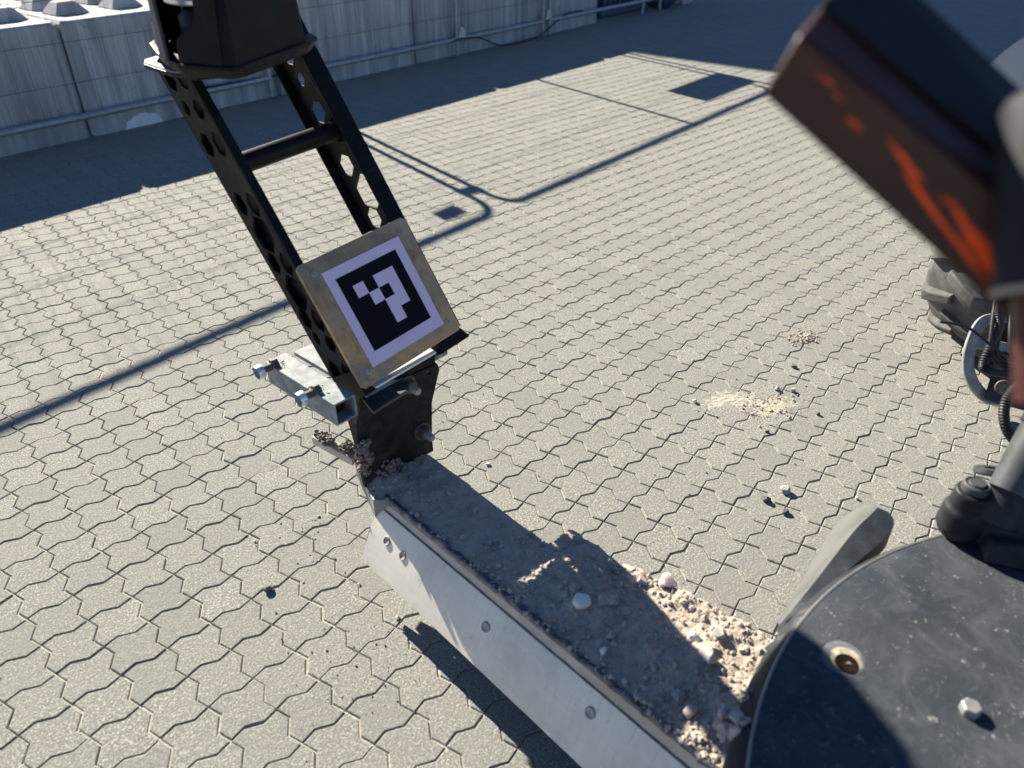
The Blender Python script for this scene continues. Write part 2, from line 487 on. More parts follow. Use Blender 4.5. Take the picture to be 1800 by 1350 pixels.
def tag(o, label=None, cat=None, group=None, kind=None):
    if label: o['label'] = label
    if cat: o['category'] = cat
    if group: o['group'] = group
    if kind: o['kind'] = kind
    return o

def thing(name, loc, label, cat, group=None):
    o = bpy.data.objects.new(name, None)
    COL.objects.link(o)
    o.location = loc
    OFF[o.name] = Vector(loc)
    return tag(o, label, cat, group)

def holed(outer, holes, t):
    """flat sheet (in its own x, y) with holes, t thick, as plain verts and faces"""
    cu = bpy.data.curves.new('sheet', 'CURVE')
    cu.dimensions = '2D'
    cu.fill_mode = 'BOTH'
    cu.extrude = t / 2
    for loop in [outer] + holes:
        sp = cu.splines.new('POLY')
        sp.points.add(len(loop) - 1)
        for p, q in zip(sp.points, loop):
            p.co = (q[0], q[1], 0, 1)
        sp.use_cyclic_u = True
    ob = bpy.data.objects.new('sheet', cu)
    COL.objects.link(ob)
    dg = bpy.context.evaluated_depsgraph_get()
    me = bpy.data.meshes.new_from_object(ob.evaluated_get(dg))
    vs = [v.co.copy() for v in me.vertices]
    fs = [tuple(p.vertices) for p in me.polygons]
    bpy.data.objects.remove(ob)
    bpy.data.meshes.remove(me)
    bpy.data.curves.remove(cu)
    return vs, fs

def fbm(x, y, z=0.0, o=4):
    return noise.fractal(Vector((x, y, z)), 1.0, 2.0, o)

def smooth_path(pts, n=6):
    p = [Vector(q) for q in pts]
    p = [p[0] * 2 - p[1]] + p + [p[-1] * 2 - p[-2]]
    out = []
    for i in range(1, len(p) - 2):
        for k in range(n):
            t = k / n
            a, b, c, d = p[i - 1:i + 3]
            out.append(0.5 * ((2 * b) + (c - a) * t + (2 * a - 5 * b + 4 * c - d) * t * t + (3 * b - a - 3 * c + d) * t ** 3))
    out.append(p[-2])
    return out

ICO = bmesh.new()
bmesh.ops.create_icosphere(ICO, subdivisions=1, radius=1)
ICO1 = ([v.co.copy() for v in ICO.verts], [tuple(v.index for v in f.verts) for f in ICO.faces])
ICO.free()
ICO = bmesh.new()
bmesh.ops.create_icosphere(ICO, subdivisions=3, radius=1)
ICO3 = ([v.co.copy() for v in ICO.verts], [tuple(v.index for v in f.verts) for f in ICO.faces])
ICO.free()

def stone_verts(c, r, seed, fine=True, flat=0.7, sharp=1.0):
    base = ICO3 if fine else ICO1
    q = random.Random(seed)
    sx, sy, sz = q.uniform(0.8, 1.25), q.uniform(0.7, 1.05), q.uniform(0.75, 1.0) * flat
    rot = Matrix.Rotation(q.uniform(0, 6.28), 3, 'Z') @ Matrix.Rotation(q.uniform(-0.35, 0.35), 3, 'X')
    planes = [(Vector((q.gauss(0, 1), q.gauss(0, 1), q.gauss(0, 0.8))).normalized(), q.uniform(0.48, 0.86)) for _ in range(11)]
    vs = []
    for p in base[0]:
        d = p.copy()
        if fine:
            for nrm, lim in planes:
                k = d.dot(nrm) - lim
                if k > 0:
                    d -= nrm * k * sharp
            d *= 1 + 0.05 * noise.noise(p * 3 + Vector((seed * 1.7, 0, 0)))
        else:
            d *= q.uniform(0.7, 1.15)
        d = Vector((d.x * sx, d.y * sy, d.z * sz))
        vs.append(rot @ d * r + Vector(c))
    return vs, base[1]

# ------------------------------------------------------------------ ground and paving
def sheet(name, x0, x1, y0, y1, z, mat):
    mb = MB().add([(x0, y0, z), (x1, y0, z), (x1, y1, z), (x0, y1, z)], [(0, 1, 2, 3)])
    return mb.build(name, mat, org=(0, 0, 0))
gr = sheet('ground', -600, 600, -600, 600, -0.030, M['sand'])
tag(gr, 'pale sandy ground under and around the paved yard', None, None, 'structure')

pav = bpy.data.objects.new('pavement', None)
COL.objects.link(pav)
OFF['pavement'] = Vector((0, 0, 0))
tag(pav, 'yard paved with grey interlocking wavy concrete blocks', None, None, 'structure')
bed = sheet('joint_bed', -1.6, 17.5, -4.6, 5.3, -0.0038, M['sand'])
bed.parent = pav
SIDE = [(0, 0), (.32, -.078), (.66, .085), (1, 0), (1.105, .33), (.895, .67), (1, 1), (.66, 1.085), (.32, .922), (0, 1), (-.105, .67), (.105, .33)]
CELL = [Vector(((a - .5) * S, -(b - .5) * S)) for a, b in SIDE][::-1]        # counter-clockwise seen from above
def inset(poly, d):
    out = []
    n = len(poly)
    for i in range(n):
        a, b, c = poly[i - 1], poly[i], poly[(i + 1) % n]
        e0, e1 = (b - a).normalized(), (c - b).normalized()
        n0, n1 = Vector((-e0.y, e0.x)), Vector((-e1.y, e1.x))
        m = (n0 + n1)
        out.append(b + m * (d / max(0.35, (1 + n0.dot(n1)))))
    return out
P_OUT, P_TOP = inset(CELL, 0.0014), inset(CELL, 0.0038)
PV = [(p.x, p.y, -0.014) for p in P_OUT] + [(p.x, p.y, -0.0022) for p in P_OUT] + [(p.x, p.y, 0) for p in P_TOP]
PF = [tuple(range(24, 36))]
for i in range(12):
    j = (i + 1) % 12
    PF += [(i, j, 12 + j, 12 + i), (12 + i, 12 + j, 24 + j, 24 + i)]
camM = cam.matrix_world.inverted()
def project(p):
    q = camM @ Vector(p)
    if q.z > -0.2:
        return None
    return 900 + 1356.5 * q.x / -q.z, 675 - 1356.5 * q.y / -q.z, -q.z
HIDDEN = [[(620, 800), (760, 800), (1010, 918), (1340, 1110), (1480, 990), (1660, 938), (1800, 900), (1800, 1350), (1000, 1350), (640, 985)],
          [(285, 130), (550, 80), (810, 580), (640, 690)], [(1338, 165), (1440, 0), (1800, 0), (1800, 590)], [(1640, 450), (1800, 560), (1800, 720), (1640, 600)]]
def inside(x, y, poly):
    r = False
    for i in range(len(poly)):
        (x0, y0), (x1, y1) = poly[i - 1], poly[i]
        if (y0 > y) != (y1 > y) and x < (x1 - x0) * (y - y0) / (y1 - y0) + x0:
            r = not r
    return r
cells = []
for u in range(-12, 150):
    for v in range(-46, 40):
        c = ((u + .5) * S, -(v + .5) * S)
        if c[1] > 5.15 or c[1] < -4.5:
            continue
        q = project((c[0], c[1], 0))
        vis = 0
        if q and 0 < q[0] < 1800 and 0 < q[1] < 1350 and not any(inside(q[0], q[1], h) for h in HIDDEN):
            vis = 1 / q[2] ** 3
        cells.append((vis, c, rnd.gauss(0, 0.0005), rnd.gauss(0, 0.007), rnd.gauss(0, 0.007), min(1, max(0, rnd.gauss(0.52, 0.30))), rnd.choice((0, math.pi)), rnd.gauss(0, 0.0008), rnd.gauss(0, 0.0008)))
cells.sort(key=lambda k: -k[0])
pme = bpy.data.meshes.new('paver')
pme.from_pydata(PV, [], PF)
pme.materials.append(M['paver'])
at = pme.attributes.new('tone', 'FLOAT', 'POINT')
at.data.foreach_set('value', [1.0] * len(PV))
for k, (vis, c, dz, rx, ry, tone, rz, ox, oy) in enumerate(cells[:300]):
    o = bpy.data.objects.new('paver', pme)
    COL.objects.link(o)
    o.parent = pav
    o.location = (c[0] + ox, c[1] + oy, dz)
    o.rotation_euler = (rx, ry, rz)
    o.color = (tone, tone, tone, 1)
base = np.array(PV)
allv, tones = [], []
rest = cells[300:]
for (vis, c, dz, rx, ry, tone, rz, ox, oy) in rest:
    b = base.copy()
    if rz:
        b[:, :2] *= -1
    b[:, 2] += dz + b[:, 0] * -ry + b[:, 1] * rx
    b[:, 0] += c[0] + ox
    b[:, 1] += c[1] + oy
    allv.append(b)
    tones += [tone] * len(PV)
allv = np.concatenate(allv)
faces = [tuple(i + k * 36 for i in f) for k in range(len(rest)) for f in PF]
me = bpy.data.meshes.new('paving_field')
me.from_pydata(allv.tolist(), [], faces)
me.materials.append(M['paver'])
at = me.attributes.new('tone', 'FLOAT', 'POINT')
at.data.foreach_set('value', tones)
pf = bpy.data.objects.new('paving_field', me)
COL.objects.link(pf)
pf.parent = pav
pf['kind'] = 'stuff'

# ------------------------------------------------------------------ concrete block wall
def wall_y(x):
    return 3.56 + 0.126 * x
WTOP = 0.767
wdir = Vector((1, 0.126, 0)).normalized()
wnor = Vector((-wdir.y, wdir.x, 0))
def concrete_block(x0, x1, jog, label, row=0, z0=0.0):
    a = Vector((x0, wall_y(x0), z0)) + wnor * (jog + row * 0.92)
    ln = (x1 - x0) / wdir.x - 0.012
    mx = Matrix((wdir, wnor, Vector((0, 0, 1)))).transposed()
    t = thing('concrete_block', a + wdir * (ln / 2) + wnor * 0.45, label, 'concrete block', 'concrete blocks of the yard wall')
    mb = MB()
    x, y, h, e = ln / 2, 0.45, WTOP, 0.035
    ring = [(-x + e, -y), (x - e, -y), (x, -y + e), (x, y - e), (x - e, y), (-x + e, y), (-x, y - e), (-x, -y + e)]
    base_ = a + wdir * (ln / 2) + wnor * 0.45
    lo = [base_ + mx @ Vector((p[0], p[1], 0.0)) for p in ring]
    hi = [base_ + mx @ Vector((p[0], p[1], h - 0.02)) for p in ring]
    top = [base_ + mx @ Vector((p[0] * (1 - 0.02 / x), p[1] * 0.96, h)) for p in ring]
    n = 8
    mb.add(lo + hi + top, [tuple(range(n))[::-1], tuple(range(2 * n, 3 * n))] +
           [(i, (i + 1) % n, n + (i + 1) % n, n + i) for i in range(n)] +
           [(n + i, n + (i + 1) % n, 2 * n + (i + 1) % n, 2 * n + i) for i in range(n)])
    mb.build('block_body', M['concrete'], t)
    for i in range(4):
        for j in range(2):
            p = base_ + mx @ Vector(((i - 1.5) * ln / 4, (j - .5) * 0.38 + 0.10, h))
            s0, s1, k = 0.125, 0.06, 0.082
            sq = [(-1, -1), (1, -1), (1, 1), (-1, 1)]
            MB().hexa([p + mx @ Vector((q[0] * s0, q[1] * s0, 0.001)) for q in sq],
                      [p + mx @ Vector((q[0] * s1, q[1] * s1, k)) for q in sq]).build('stud', M['concrete'], t, bevel=0.008, seg=1)
    return t
concrete_block(-1.90, -0.16, 0.00, 'concrete wall block at the far left edge of the yard, mostly outside the picture')
concrete_block(-0.16, 1.47, 0.00, 'concrete block with pyramid studs on top, leftmost in the yard wall')
concrete_block(1.47, 3.10, -0.012, 'concrete block with a pale patch near its foot, behind the tilted black mast')
concrete_block(3.10, 4.77, 0.006, 'concrete wall block right of the mast hood, left of the grey fence post')
concrete_block(4.77, 6.45, -0.006, 'concrete wall block behind the slim grey fence post')
concrete_block(6.45, 7.97, 0.008, 'concrete block at the right hand end of the yard wall')
concrete_block(-1.2, 0.43, 0.0, 'concrete block with studs in the row behind, at the far left', 1)
concrete_block(0.43, 2.06, 0.0, 'studded concrete block in the row behind the leftmost front block', 1)
concrete_block(2.06, 3.70, 0.0, 'studded concrete block in the row behind, hidden by the mast hood', 1)
# pale patch of spilled cement at a block's foot
pm = MB()
pc = Vector((1.86, wall_y(1.86) - 0.018, 0.0))
pts = []
for k in range(26):
    a_ = math.pi * k / 25
    rr = 1 + 0.22 * fbm(k * 0.6, 3.1)
    pts.append(pc + wdir * (0.15 * math.cos(a_) * rr) + Vector((0, 0, 0.09 * math.sin(a_) * rr)))
pm.prism(pts, wnor * 0.012)
tag(pm.build('cement_patch', M['white_stone']), 'pale splash of cement on the foot of the block wall', 'cement patch')

# ------------------------------------------------------------------ site fence in front of the wall
FTOP = 1.74
def fence_pt(x, z=0.0):
    return Vector((x, wall_y(x) - 0.075, z))
def fence_panel(x0, x1, posts, label, wires=True, y_off=0.0):
    t = thing('site_fence', fence_pt((x0 + x1) / 2), label, 'fence', 'site fence panels')
    r, k = 0.021, 0.12
    off = Vector((0, y_off, 0))
    path = [fence_pt(x0, 0.02) + off]
    for j in range(7):
        a_ = math.pi / 2 * j / 6
        path.append(fence_pt(x0 + k - k * math.cos(a_), FTOP - k + k * math.sin(a_)) + off)
    for j in range(7):
        a_ = math.pi / 2 * j / 6
        path.append(fence_pt(x1 - k + k * math.sin(a_), FTOP - k + k * math.cos(a_)) + off)
    path.append(fence_pt(x1, 0.02) + off)
    MB().tube(path, r, 12).build('frame_tube', M['fence_galv'], t, smooth=60)
    MB().tube([fence_pt(x0, 0.165) + off, fence_pt(x1, 0.165) + off], 0.0235, 14).build('bottom_rail', M['fence_galv'], t, smooth=60)
    for p in posts:
        MB().tube([fence_pt(p, 0.01) + off, fence_pt(p, FTOP) + off], 0.02, 10).build('post', M['fence_galv'], t, smooth=60)
    if wires:
        m = MB()
        n = int((x1 - x0) / 0.098)
        for i in range(1, n):
            x = x0 + (x1 - x0) * i / n
            m.tube([fence_pt(x, 0.165) + off, fence_pt(x, FTOP) + off], 0.0013, 5, False)
        w = m.build('upright_wires', M['fence_wire'], t)
        w['kind'] = 'stuff'
        z = 0.39
        while z < FTOP - 0.05:
            MB().tube([fence_pt(x0, z) + off, fence_pt(x1, z) + off], 0.0022, 5, False).build('cross_wire', M['fence_wire'], t)
            z += 0.26
    return t
fence_panel(-0.35, 2.98, [], 'galvanised mesh fence panel in front of the left wall blocks')
fence_panel(3.09, 6.72, [5.27], 'galvanised mesh fence panel with a mid post, right of the mast', True)
fence_panel(6.84, 9.35, [8.9], 'galvanised fence panel running past the right hand wall end')
def clamp(x, z, label):
    m = MB()
    m.box(fence_pt(x, z), (0.16, 0.06, 0.045))
    tag(m.build('fence_clamp', M['fence_galv'], bevel=0.006), label, 'clamp', 'clamps joining the fence panels')
clamp(3.035, 1.55, 'steel clamp joining two fence panels near their top corners')
clamp(3.035, 0.55, 'steel clamp joining two fence panels low down behind the mast')
clamp(6.78, 0.52, 'steel clamp joining the fence panels near the right wall end')
for x, z, lab in ((5.33, 0.20, 'small pale bracket on the fence rail by the middle post'), (6.80, 0.21, 'small pale bracket on the fence rail near the wall end')):
    m = MB().prism([fence_pt(x, z) + Vector(q) for q in ((-.05, -.03, -.03), (.05, -.03, -.02), (.03, -.03, .07), (-.02, -.03, .08))], (0, 0.02, 0))
    tag(m.build('rail_bracket', M['galv'], bevel=0.003), lab, 'bracket')
sg = thing('sign_board', fence_pt(6.38, 1.36), 'long white board hung on the upper part of the fence', 'sign')
MB().box(fence_pt(6.38, 1.46) + Vector((0, -0.03, 0)), (0.98, 0.006, 0.25), Matrix.Rotation(0.126, 3, 'Z')).build('panel', M['sign'], sg, bevel=0.002)
for dx in (-0.42, 0.42):
    MB().box(fence_pt(6.38 + dx, 1.56) + Vector((0, -0.018, 0)), (0.02, 0.05, 0.02)).build('hook', M['galv'], sg)
tg = thing('name_tag', fence_pt(2.60, 1.60), 'small plate hung on the fence above the frame of the photo', 'plate')
MB().box(fence_pt(2.73, 1.62) + Vector((0, -0.03, 0)), (0.18, 0.005, 0.085), Matrix.Rotation(0.126, 3, 'Z')).build('panel', M['sign'], tg, bevel=0.002)
MB().box(fence_pt(2.73, 1.665) + Vector((0, -0.015, 0)), (0.02, 0.04, 0.01)).build('hook', M['galv'], tg)
# black cable sagging along the fence foot
cb = [(2.2, .20, .10), (3.6, .16, .10), (4.3, .155, .10), (5.1, .16, .12), (5.32, .17, .16), (5.6, .14, .2), (5.9, .03, .25), (6.3, .018, .25), (6.62, .035, .2), (6.9, .12, .14), (7.2, .20, .10), (7.5, .20, .10)]
cpath = smooth_path([fence_pt(x, z) + Vector((0, -0.0 - 0.35 * (d - .08), 0)) for x, z, d in cb])
tag(MB().tube(cpath, 0.008, 8).build('cable', M['hose'], smooth=60), 'black cable sagging along the fence rail to the ground', 'cable')
# things standing beyond the wall end
ct = thing('storage_crate', (8.75, 5.05, 0), 'dark blue ribbed crate behind the fence past the wall end', 'crate')
MB().box((8.72, 5.06, 0.36), (1.05, 0.5, 0.70), Matrix.Rotation(0.13, 3, 'Z')).build('crate_body', M['blue_tarp'], ct, bevel=0.02)
for i in range(9):
    MB().box((8.24 + i * 0.12, 4.745 + i * 0.0155, 0.38), (0.035, 0.03, 0.6), Matrix.Rotation(0.13, 3, 'Z')).build('rib', M['chassis'], ct, bevel=0.004)
bg = MB()
pts3 = ICO3
bv = []
for p in pts3[0]:
    d = p * (1 + 0.14 * noise.noise(p * 2.1))
    bv.append((9.62 + d.x * 0.34, 4.86 + d.y * 0.28, 0.27 + max(d.z, -0.92) * 0.29))
bg.add(bv, pts3[1])
tag(bg.build('rubble_bag', M['blue_tarp'], smooth=180), 'slumped dark blue sack at the foot of the far fence end', 'sack')
pp = thing('plastic_post', (10.12, 4.86, 0), 'short pale blue grey post right of the blue sack', 'post')
MB().box((10.12, 4.86, 0.03), (0.24, 0.22, 0.06)).build('foot', M['fence_galv'], pp, bevel=0.012)
MB().box((10.10, 4.86, 0.53), (0.12, 0.06, 0.94)).build('upright', M['fence_galv'], pp, bevel=0.008)

# ------------------------------------------------------------------ building beyond the frame whose shade fills the far corner
bd = thing('warehouse', (24, 16, 0), 'grey clad warehouse beyond the yard shading its far corner', 'building')
f0, f1 = Vector((8.38, 18.6, 0)), Vector((9.18, 12.6, 0))
ff = (f1 - f0).normalized()
fx = Vector((-ff.y, ff.x, 0))
if fx.x < 0: fx = -fx
HB = 8.0
quad = [f0 - ff * 14, f1, f1 + fx * 30, f0 - ff * 14 + fx * 30]
MB().prism(quad, (0, 0, HB - 0.3)).build('walls', M['facade'], bd)
MB().prism([q + Vector((0, 0, HB - 0.3)) for q in quad], (0, 0, 0.3)).build('roof', M['roof'], bd)
for i in range(6):
    c = f1 + fx * (3 + i * 4.6) + Vector((0, 0, 4.4))
    m3 = Matrix((fx, ff, Vector((0, 0, 1)))).transposed()
    w = MB().box(c, (2.2, 0.12, 1.3), m3).build('window', M['facade'], bd)
    MB().box(c + ff * 0.055, (2.0, 0.05, 1.1), m3).build('pane', M['glass'], w)
dr = MB().box(f1 + fx * 8 + Vector((0, 0, 1.6)), (3.4, 0.14, 3.2), m3).build('door', M['roof'], bd)

# ------------------------------------------------------------------ blade
bl = thing('grader_blade', (0.65, -1.9, 0), 'pale worn steel levelling blade heaped with dirt, held just above the paving', 'blade')
Y0, Y1 = -1.185, -2.95
prof = [(0.473, 0.100), (0.488, 0.130), (0.504, 0.160), (0.5205, 0.190), (0.539, 0.218), (0.549, 0.232)]
m = MB()
ny = 60
vs = []
for i in range(ny + 1):
    y = Y0 + (Y1 - Y0) * i / ny
    for k, (x, z) in enumerate(prof):
        vs.append((x + 0.0012 * fbm(y * 4, z * 10), y + (0.012 * math.sin(math.pi * k / 5) if i == 0 else 0), z))
    for (x, z) in reversed(prof):
        vs.append((x + 0.018, y + (0.006 if i == 0 else 0), z - 0.005))
q = 2 * len(prof)
fs = [tuple(range(q))]
for i in range(ny):
    for k in range(q):
        fs.append((i * q + k, i * q + (k + 1) % q, (i + 1) * q + (k + 1) % q, (i + 1) * q + k))
fs.append(tuple(range(ny * q, ny * q + q)))
m.add(vs, fs)
m.build('cutting_plate', M['blade'], bl, smooth=40)
# band above the plate and the box the dirt lies on
m = MB()
band = [(0.553, 0.231), (0.566, 0.262), (0.60, 0.262), (0.60, 0.20), (0.56, 0.20)]
m.hexa([(x, Y0 + 0.004, z) for x, z in band], [(x, Y1, z) for x, z in band])
m.build('upper_band', M['blade_band'], bl, bevel=0.003)
TOPZ = 0.266
outline = [(0.566, Y1), (0.560, -1.20), (0.532, -1.178), (0.590, -1.005), (0.622, -0.985), (0.752, -1.13), (0.742, -1.598), (0.822, -1.592), (0.818, -1.74), (0.872, -2.10), (0.90, Y1)]
m = MB()
m.prism([(x, y, 0.205) for x, y in outline], (0, 0, TOPZ - 0.205))
m.build('top_plate', M['blade_steel'], bl, bevel=0.002)
MB().prism([(0.535, -1.18, 0.232), (0.592, -1.003, 0.232), (0.60, -1.003, 0.232), (0.57, -1.18, 0.232)], (0, 0, 0.036)).build('end_edge', M['blade_steel'], bl, bevel=0.002)
MB().box((0.68, -2.10, 0.145), (0.15, 1.75, 0.118)).build('back_box', M['dusty_black'], bl, bevel=0.004)
# weld bead, lumpy
path, rad = [], []
y = -1.19
while y > Y1:
    path.append((0.565 + 0.003 * fbm(y * 30, 1), y, 0.267 + 0.003 * fbm(y * 41, 5)))
    rad.append(0.0075 + 0.0028 * fbm(y * 60, 9) + 0.0015 * math.sin(y * 900))
    y -= 0.006
MB().tube(path, rad, 9).build('weld_bead', M['weld'], bl, smooth=60)
path = []
rad = []
y = -1.20
while y > Y1:
    path.append((0.5535 + 0.0012 * fbm(y * 25, 2), y, 0.2315)); rad.append(max(0.0006, 0.0028 + 0.0022 * fbm(y * 33, 7))); y -= 0.012
MB().tube(path, rad, 6).build('seam_dirt', M['mud'], bl, smooth=60)
def plate_x(z):
    for (x0, z0), (x1, z1) in zip(prof, prof[1:]):
        if z0 <= z <= z1:
            t = (z - z0) / (z1 - z0)
            s_ = Vector((z1 - z0, 0, -(x1 - x0))).normalized()
            return x0 + (x1 - x0) * t, -s_
for y, z in ((-1.246, 0.183), (-1.314, 0.182), (-1.622, 0.186), (-1.930, 0.196)):
    x, nr = plate_x(z)
    if nr.x > 0: nr = -nr
    c = Vector((x, y, z))
    m = MB()
    m.lathe([(0.0125, -0.004), (0.0125, 0.0016), (0.0105, 0.0028), (0.0085, 0.0012), (0.0, 0.0008)], 22, c, nr)
    m.build('plough_bolt', M['bolt'], bl, smooth=40)
# end plate and dried mud at the blade's far end
m = MB().prism([(0.540, -0.875, 0.272), (0.566, -0.865, 0.272), (0.600, -1.005, 0.262), (0.572, -1.025, 0.262)], (0, 0, 0.026))
m.build('end_bracket', M['blade_band'], bl, bevel=0.003)

# dirt heap on the blade
def in_outline(x, y):
    return inside(x, y, outline)
def dirt_h(x, y):
    h = 0.004 + 0.0055 * fbm(x * 9, y * 9, 1.3) + 0.0045 * fbm(x * 28, y * 28, 4.4, 3) + 0.0030 * fbm(x * 90, y * 90, 2.2, 3)
    h += 0.020 * math.exp(-((x - 0.70) / 0.07) ** 2) * (1 / (1 + math.exp((y + 1.58) / 0.07)))
    h += 0.022 * math.exp(-((x - 0.84) / 0.05) ** 2) * (1 / (1 + math.exp((y + 1.80) / 0.05)))
    h += 0.006 * max(0, math.sin(y * 52 + x * 9)) * (1 if y < -1.6 else 0.2)
    h += 0.016 * math.exp(-((x - 0.60) / 0.035) ** 2 - ((y + 1.12) / 0.05) ** 2)
    return h
m = MB()
nx, ny = 66, 440
idx = {}
X0, X1, YA, YB = 0.535, 0.905, -0.985, -2.74
vs, fs = [], []
for j in range(ny + 1):
    for i in range(nx + 1):
        x, y = X0 + (X1 - X0) * i / nx, YA + (YB - YA) * j / ny
        if in_outline(x, y):
            idx[i, j] = len(vs)
            edge = min(1.0, max(0.0, (x - 0.572) / 0.02))
            rim = 1.0
            if y > -1.60: rim = min(1, max(0, (0.744 - x) / 0.03))
            if y > -1.22: edge = 1.0
            vs.append((x, y, TOPZ + 0.0012 + max(0.0, dirt_h(x, y)) * (0.25 + 0.75 * edge) * (0.3 + 0.7 * rim)))
for j in range(ny):
    for i in range(nx):
        k = [(i, j), (i + 1, j), (i + 1, j + 1), (i, j + 1)]
        if all(q in idx for q in k):
            fs.append(tuple(idx[q] for q in k))
m.add(vs, fs)
dt = m.build('dirt', M['dirt'], smooth=180)
tag(dt, 'layer of brown dirt heaped along the top of the blade', 'dirt', None, 'stuff')
def top_at(x, y):
    return TOPZ + max(0, dirt_h(x, y))
m = MB()
q = random.Random(11)
cnt = 0
while cnt < 9500:
    y = q.uniform(-2.7, -1.02)
    x = q.uniform(0.56, 0.90)
    if not in_outline(x, y) or not in_outline(x + 0.006, y):
        continue
    dens = 0.35 if y > -1.5 else 1.0
    if y > -1.62 and x > 0.735: continue
    if q.random() > dens: continue
    r = 0.0011 * (1 + q.expovariate(0.8))
    if q.random() < 0.08: r = q.uniform(0.004, 0.0095)
    r = min(r, 0.0095)
    m.add(*stone_verts((x, y, top_at(x, y) + r * 0.25), r, cnt + 50, False, 0.8))
    cnt += 1
gv = m.build('gravel', M['gravel'])
tag(gv, 'small gravel scattered through the dirt on the blade', 'gravel', None, 'stuff')
stones = [(0.653, -1.783, 0.020, 'white_stone', 'smooth white pebble lying in sunlight on the blade'),
          (0.672, -1.748, 0.015, 'grey_stone', 'flat grey stone just beyond the white pebble'),
          (0.700, -1.819, 0.019, 'grey_stone', 'broad grey stone right of the white pebble'),
          (0.836, -1.872, 0.017, 'pink_stone', 'pale pink angular stone on the sunlit outer edge of the blade'),
          (0.800, -1.830, 0.014, 'pink_stone', 'flat pink chip beside the pink angular stone'),
          (0.800, -1.640, 0.013, 'grey_stone', 'grey stone at the stepped corner of the blade'),
          (0.790, -1.765, 0.011, 'grey_stone', 'grey stone beside the straight shadow edge on the dirt'),
          (0.621, -2.091, 0.016, 'pink_stone', 'square pinkish stone near the round cover rim'),
          (0.628, -2.058, 0.014, 'grey_stone', 'grey stone touching the square pinkish stone'),
          (0.601, -1.890, 0.009, 'white_stone', 'small pale stone close to the weld line'),
          (0.640, -1.880, 0.012, 'grey_stone', 'oval grey stone in the shaded dirt right of the small pale stone'),
          (0.760, -2.000, 0.014, 'white_stone', 'white flat stone where the shadow meets the sunlit dirt'),
          (0.735, -2.050, 0.017, 'grey_stone', 'large grey stone half buried near the cover'),
          (0.800, -2.035, 0.014, 'grey_stone', 'dark speckled stone in the sunlit dirt')]
for i, (x, y, r, mt, lab) in enumerate(stones):
    r *= 1.25
    vs, fs = stone_verts((x, y, top_at(x, y) + r * 0.36), r, i + 3, True, 0.75, 0.6 if i == 0 else 1.0)
    o = link_mesh('stone', vs, fs, M[mt], smooth=25 if i else 180)
    tag(o, lab, 'stone', 'stones lying on the blade')
# mud lumps at the foot of the bracket and on the end plate
def clods(c, d, seed, n=26, r0=0.010):
    q = random.Random(seed)
    m = MB()
    for k in range(n):
        while True:
            p = Vector((q.uniform(-1, 1), q.uniform(-1, 1), q.uniform(-1, 1)))
            if p.length < 1: break
        r = r0 * q.uniform(0.6, 1.5) * (1.25 - 0.5 * p.length)
        vs, fs = stone_verts((c[0] + p.x * d[0], c[1] + p.y * d[1], c[2] + p.z * d[2]), r, seed * 100 + k, True, 0.9)
        m.add([v + Vector((noise.noise(v * 190), noise.noise(v * 190 + Vector((5, 0, 0))), noise.noise(v * 190 + Vector((0, 7, 0))))) * 0.0022 for v in vs], fs)
    return m.v, m.f
def mud_lump(c, d, seed, label):
    vs, fs = clods(c, d, int(seed * 10), 70, (d[0] + d[1] + d[2]) / 3 * 0.26)
    tag(link_mesh('mud_lump', vs, fs, M['mud'], smooth=180), label, 'mud', 'mud caked on the blade')
mud_lump((0.556, -1.122, 0.365), (0.022, 0.022, 0.065), 3.3, 'tall lump of brown mud left of the dark bracket plate')
mud_lump((0.625, -1.125, 0.285), (0.045, 0.03, 0.030), 8.1, 'low lump of mud at the foot of the bracket plate')
mud_lump((0.585, -0.985, 0.300), (0.020, 0.022, 0.020), 5.7, 'crumbly mud on the end bracket nearest the blade tip')
mud_lump((0.560, -0.912, 0.303), (0.018, 0.045, 0.012), 9.9, 'thin crust of mud along the end bracket')

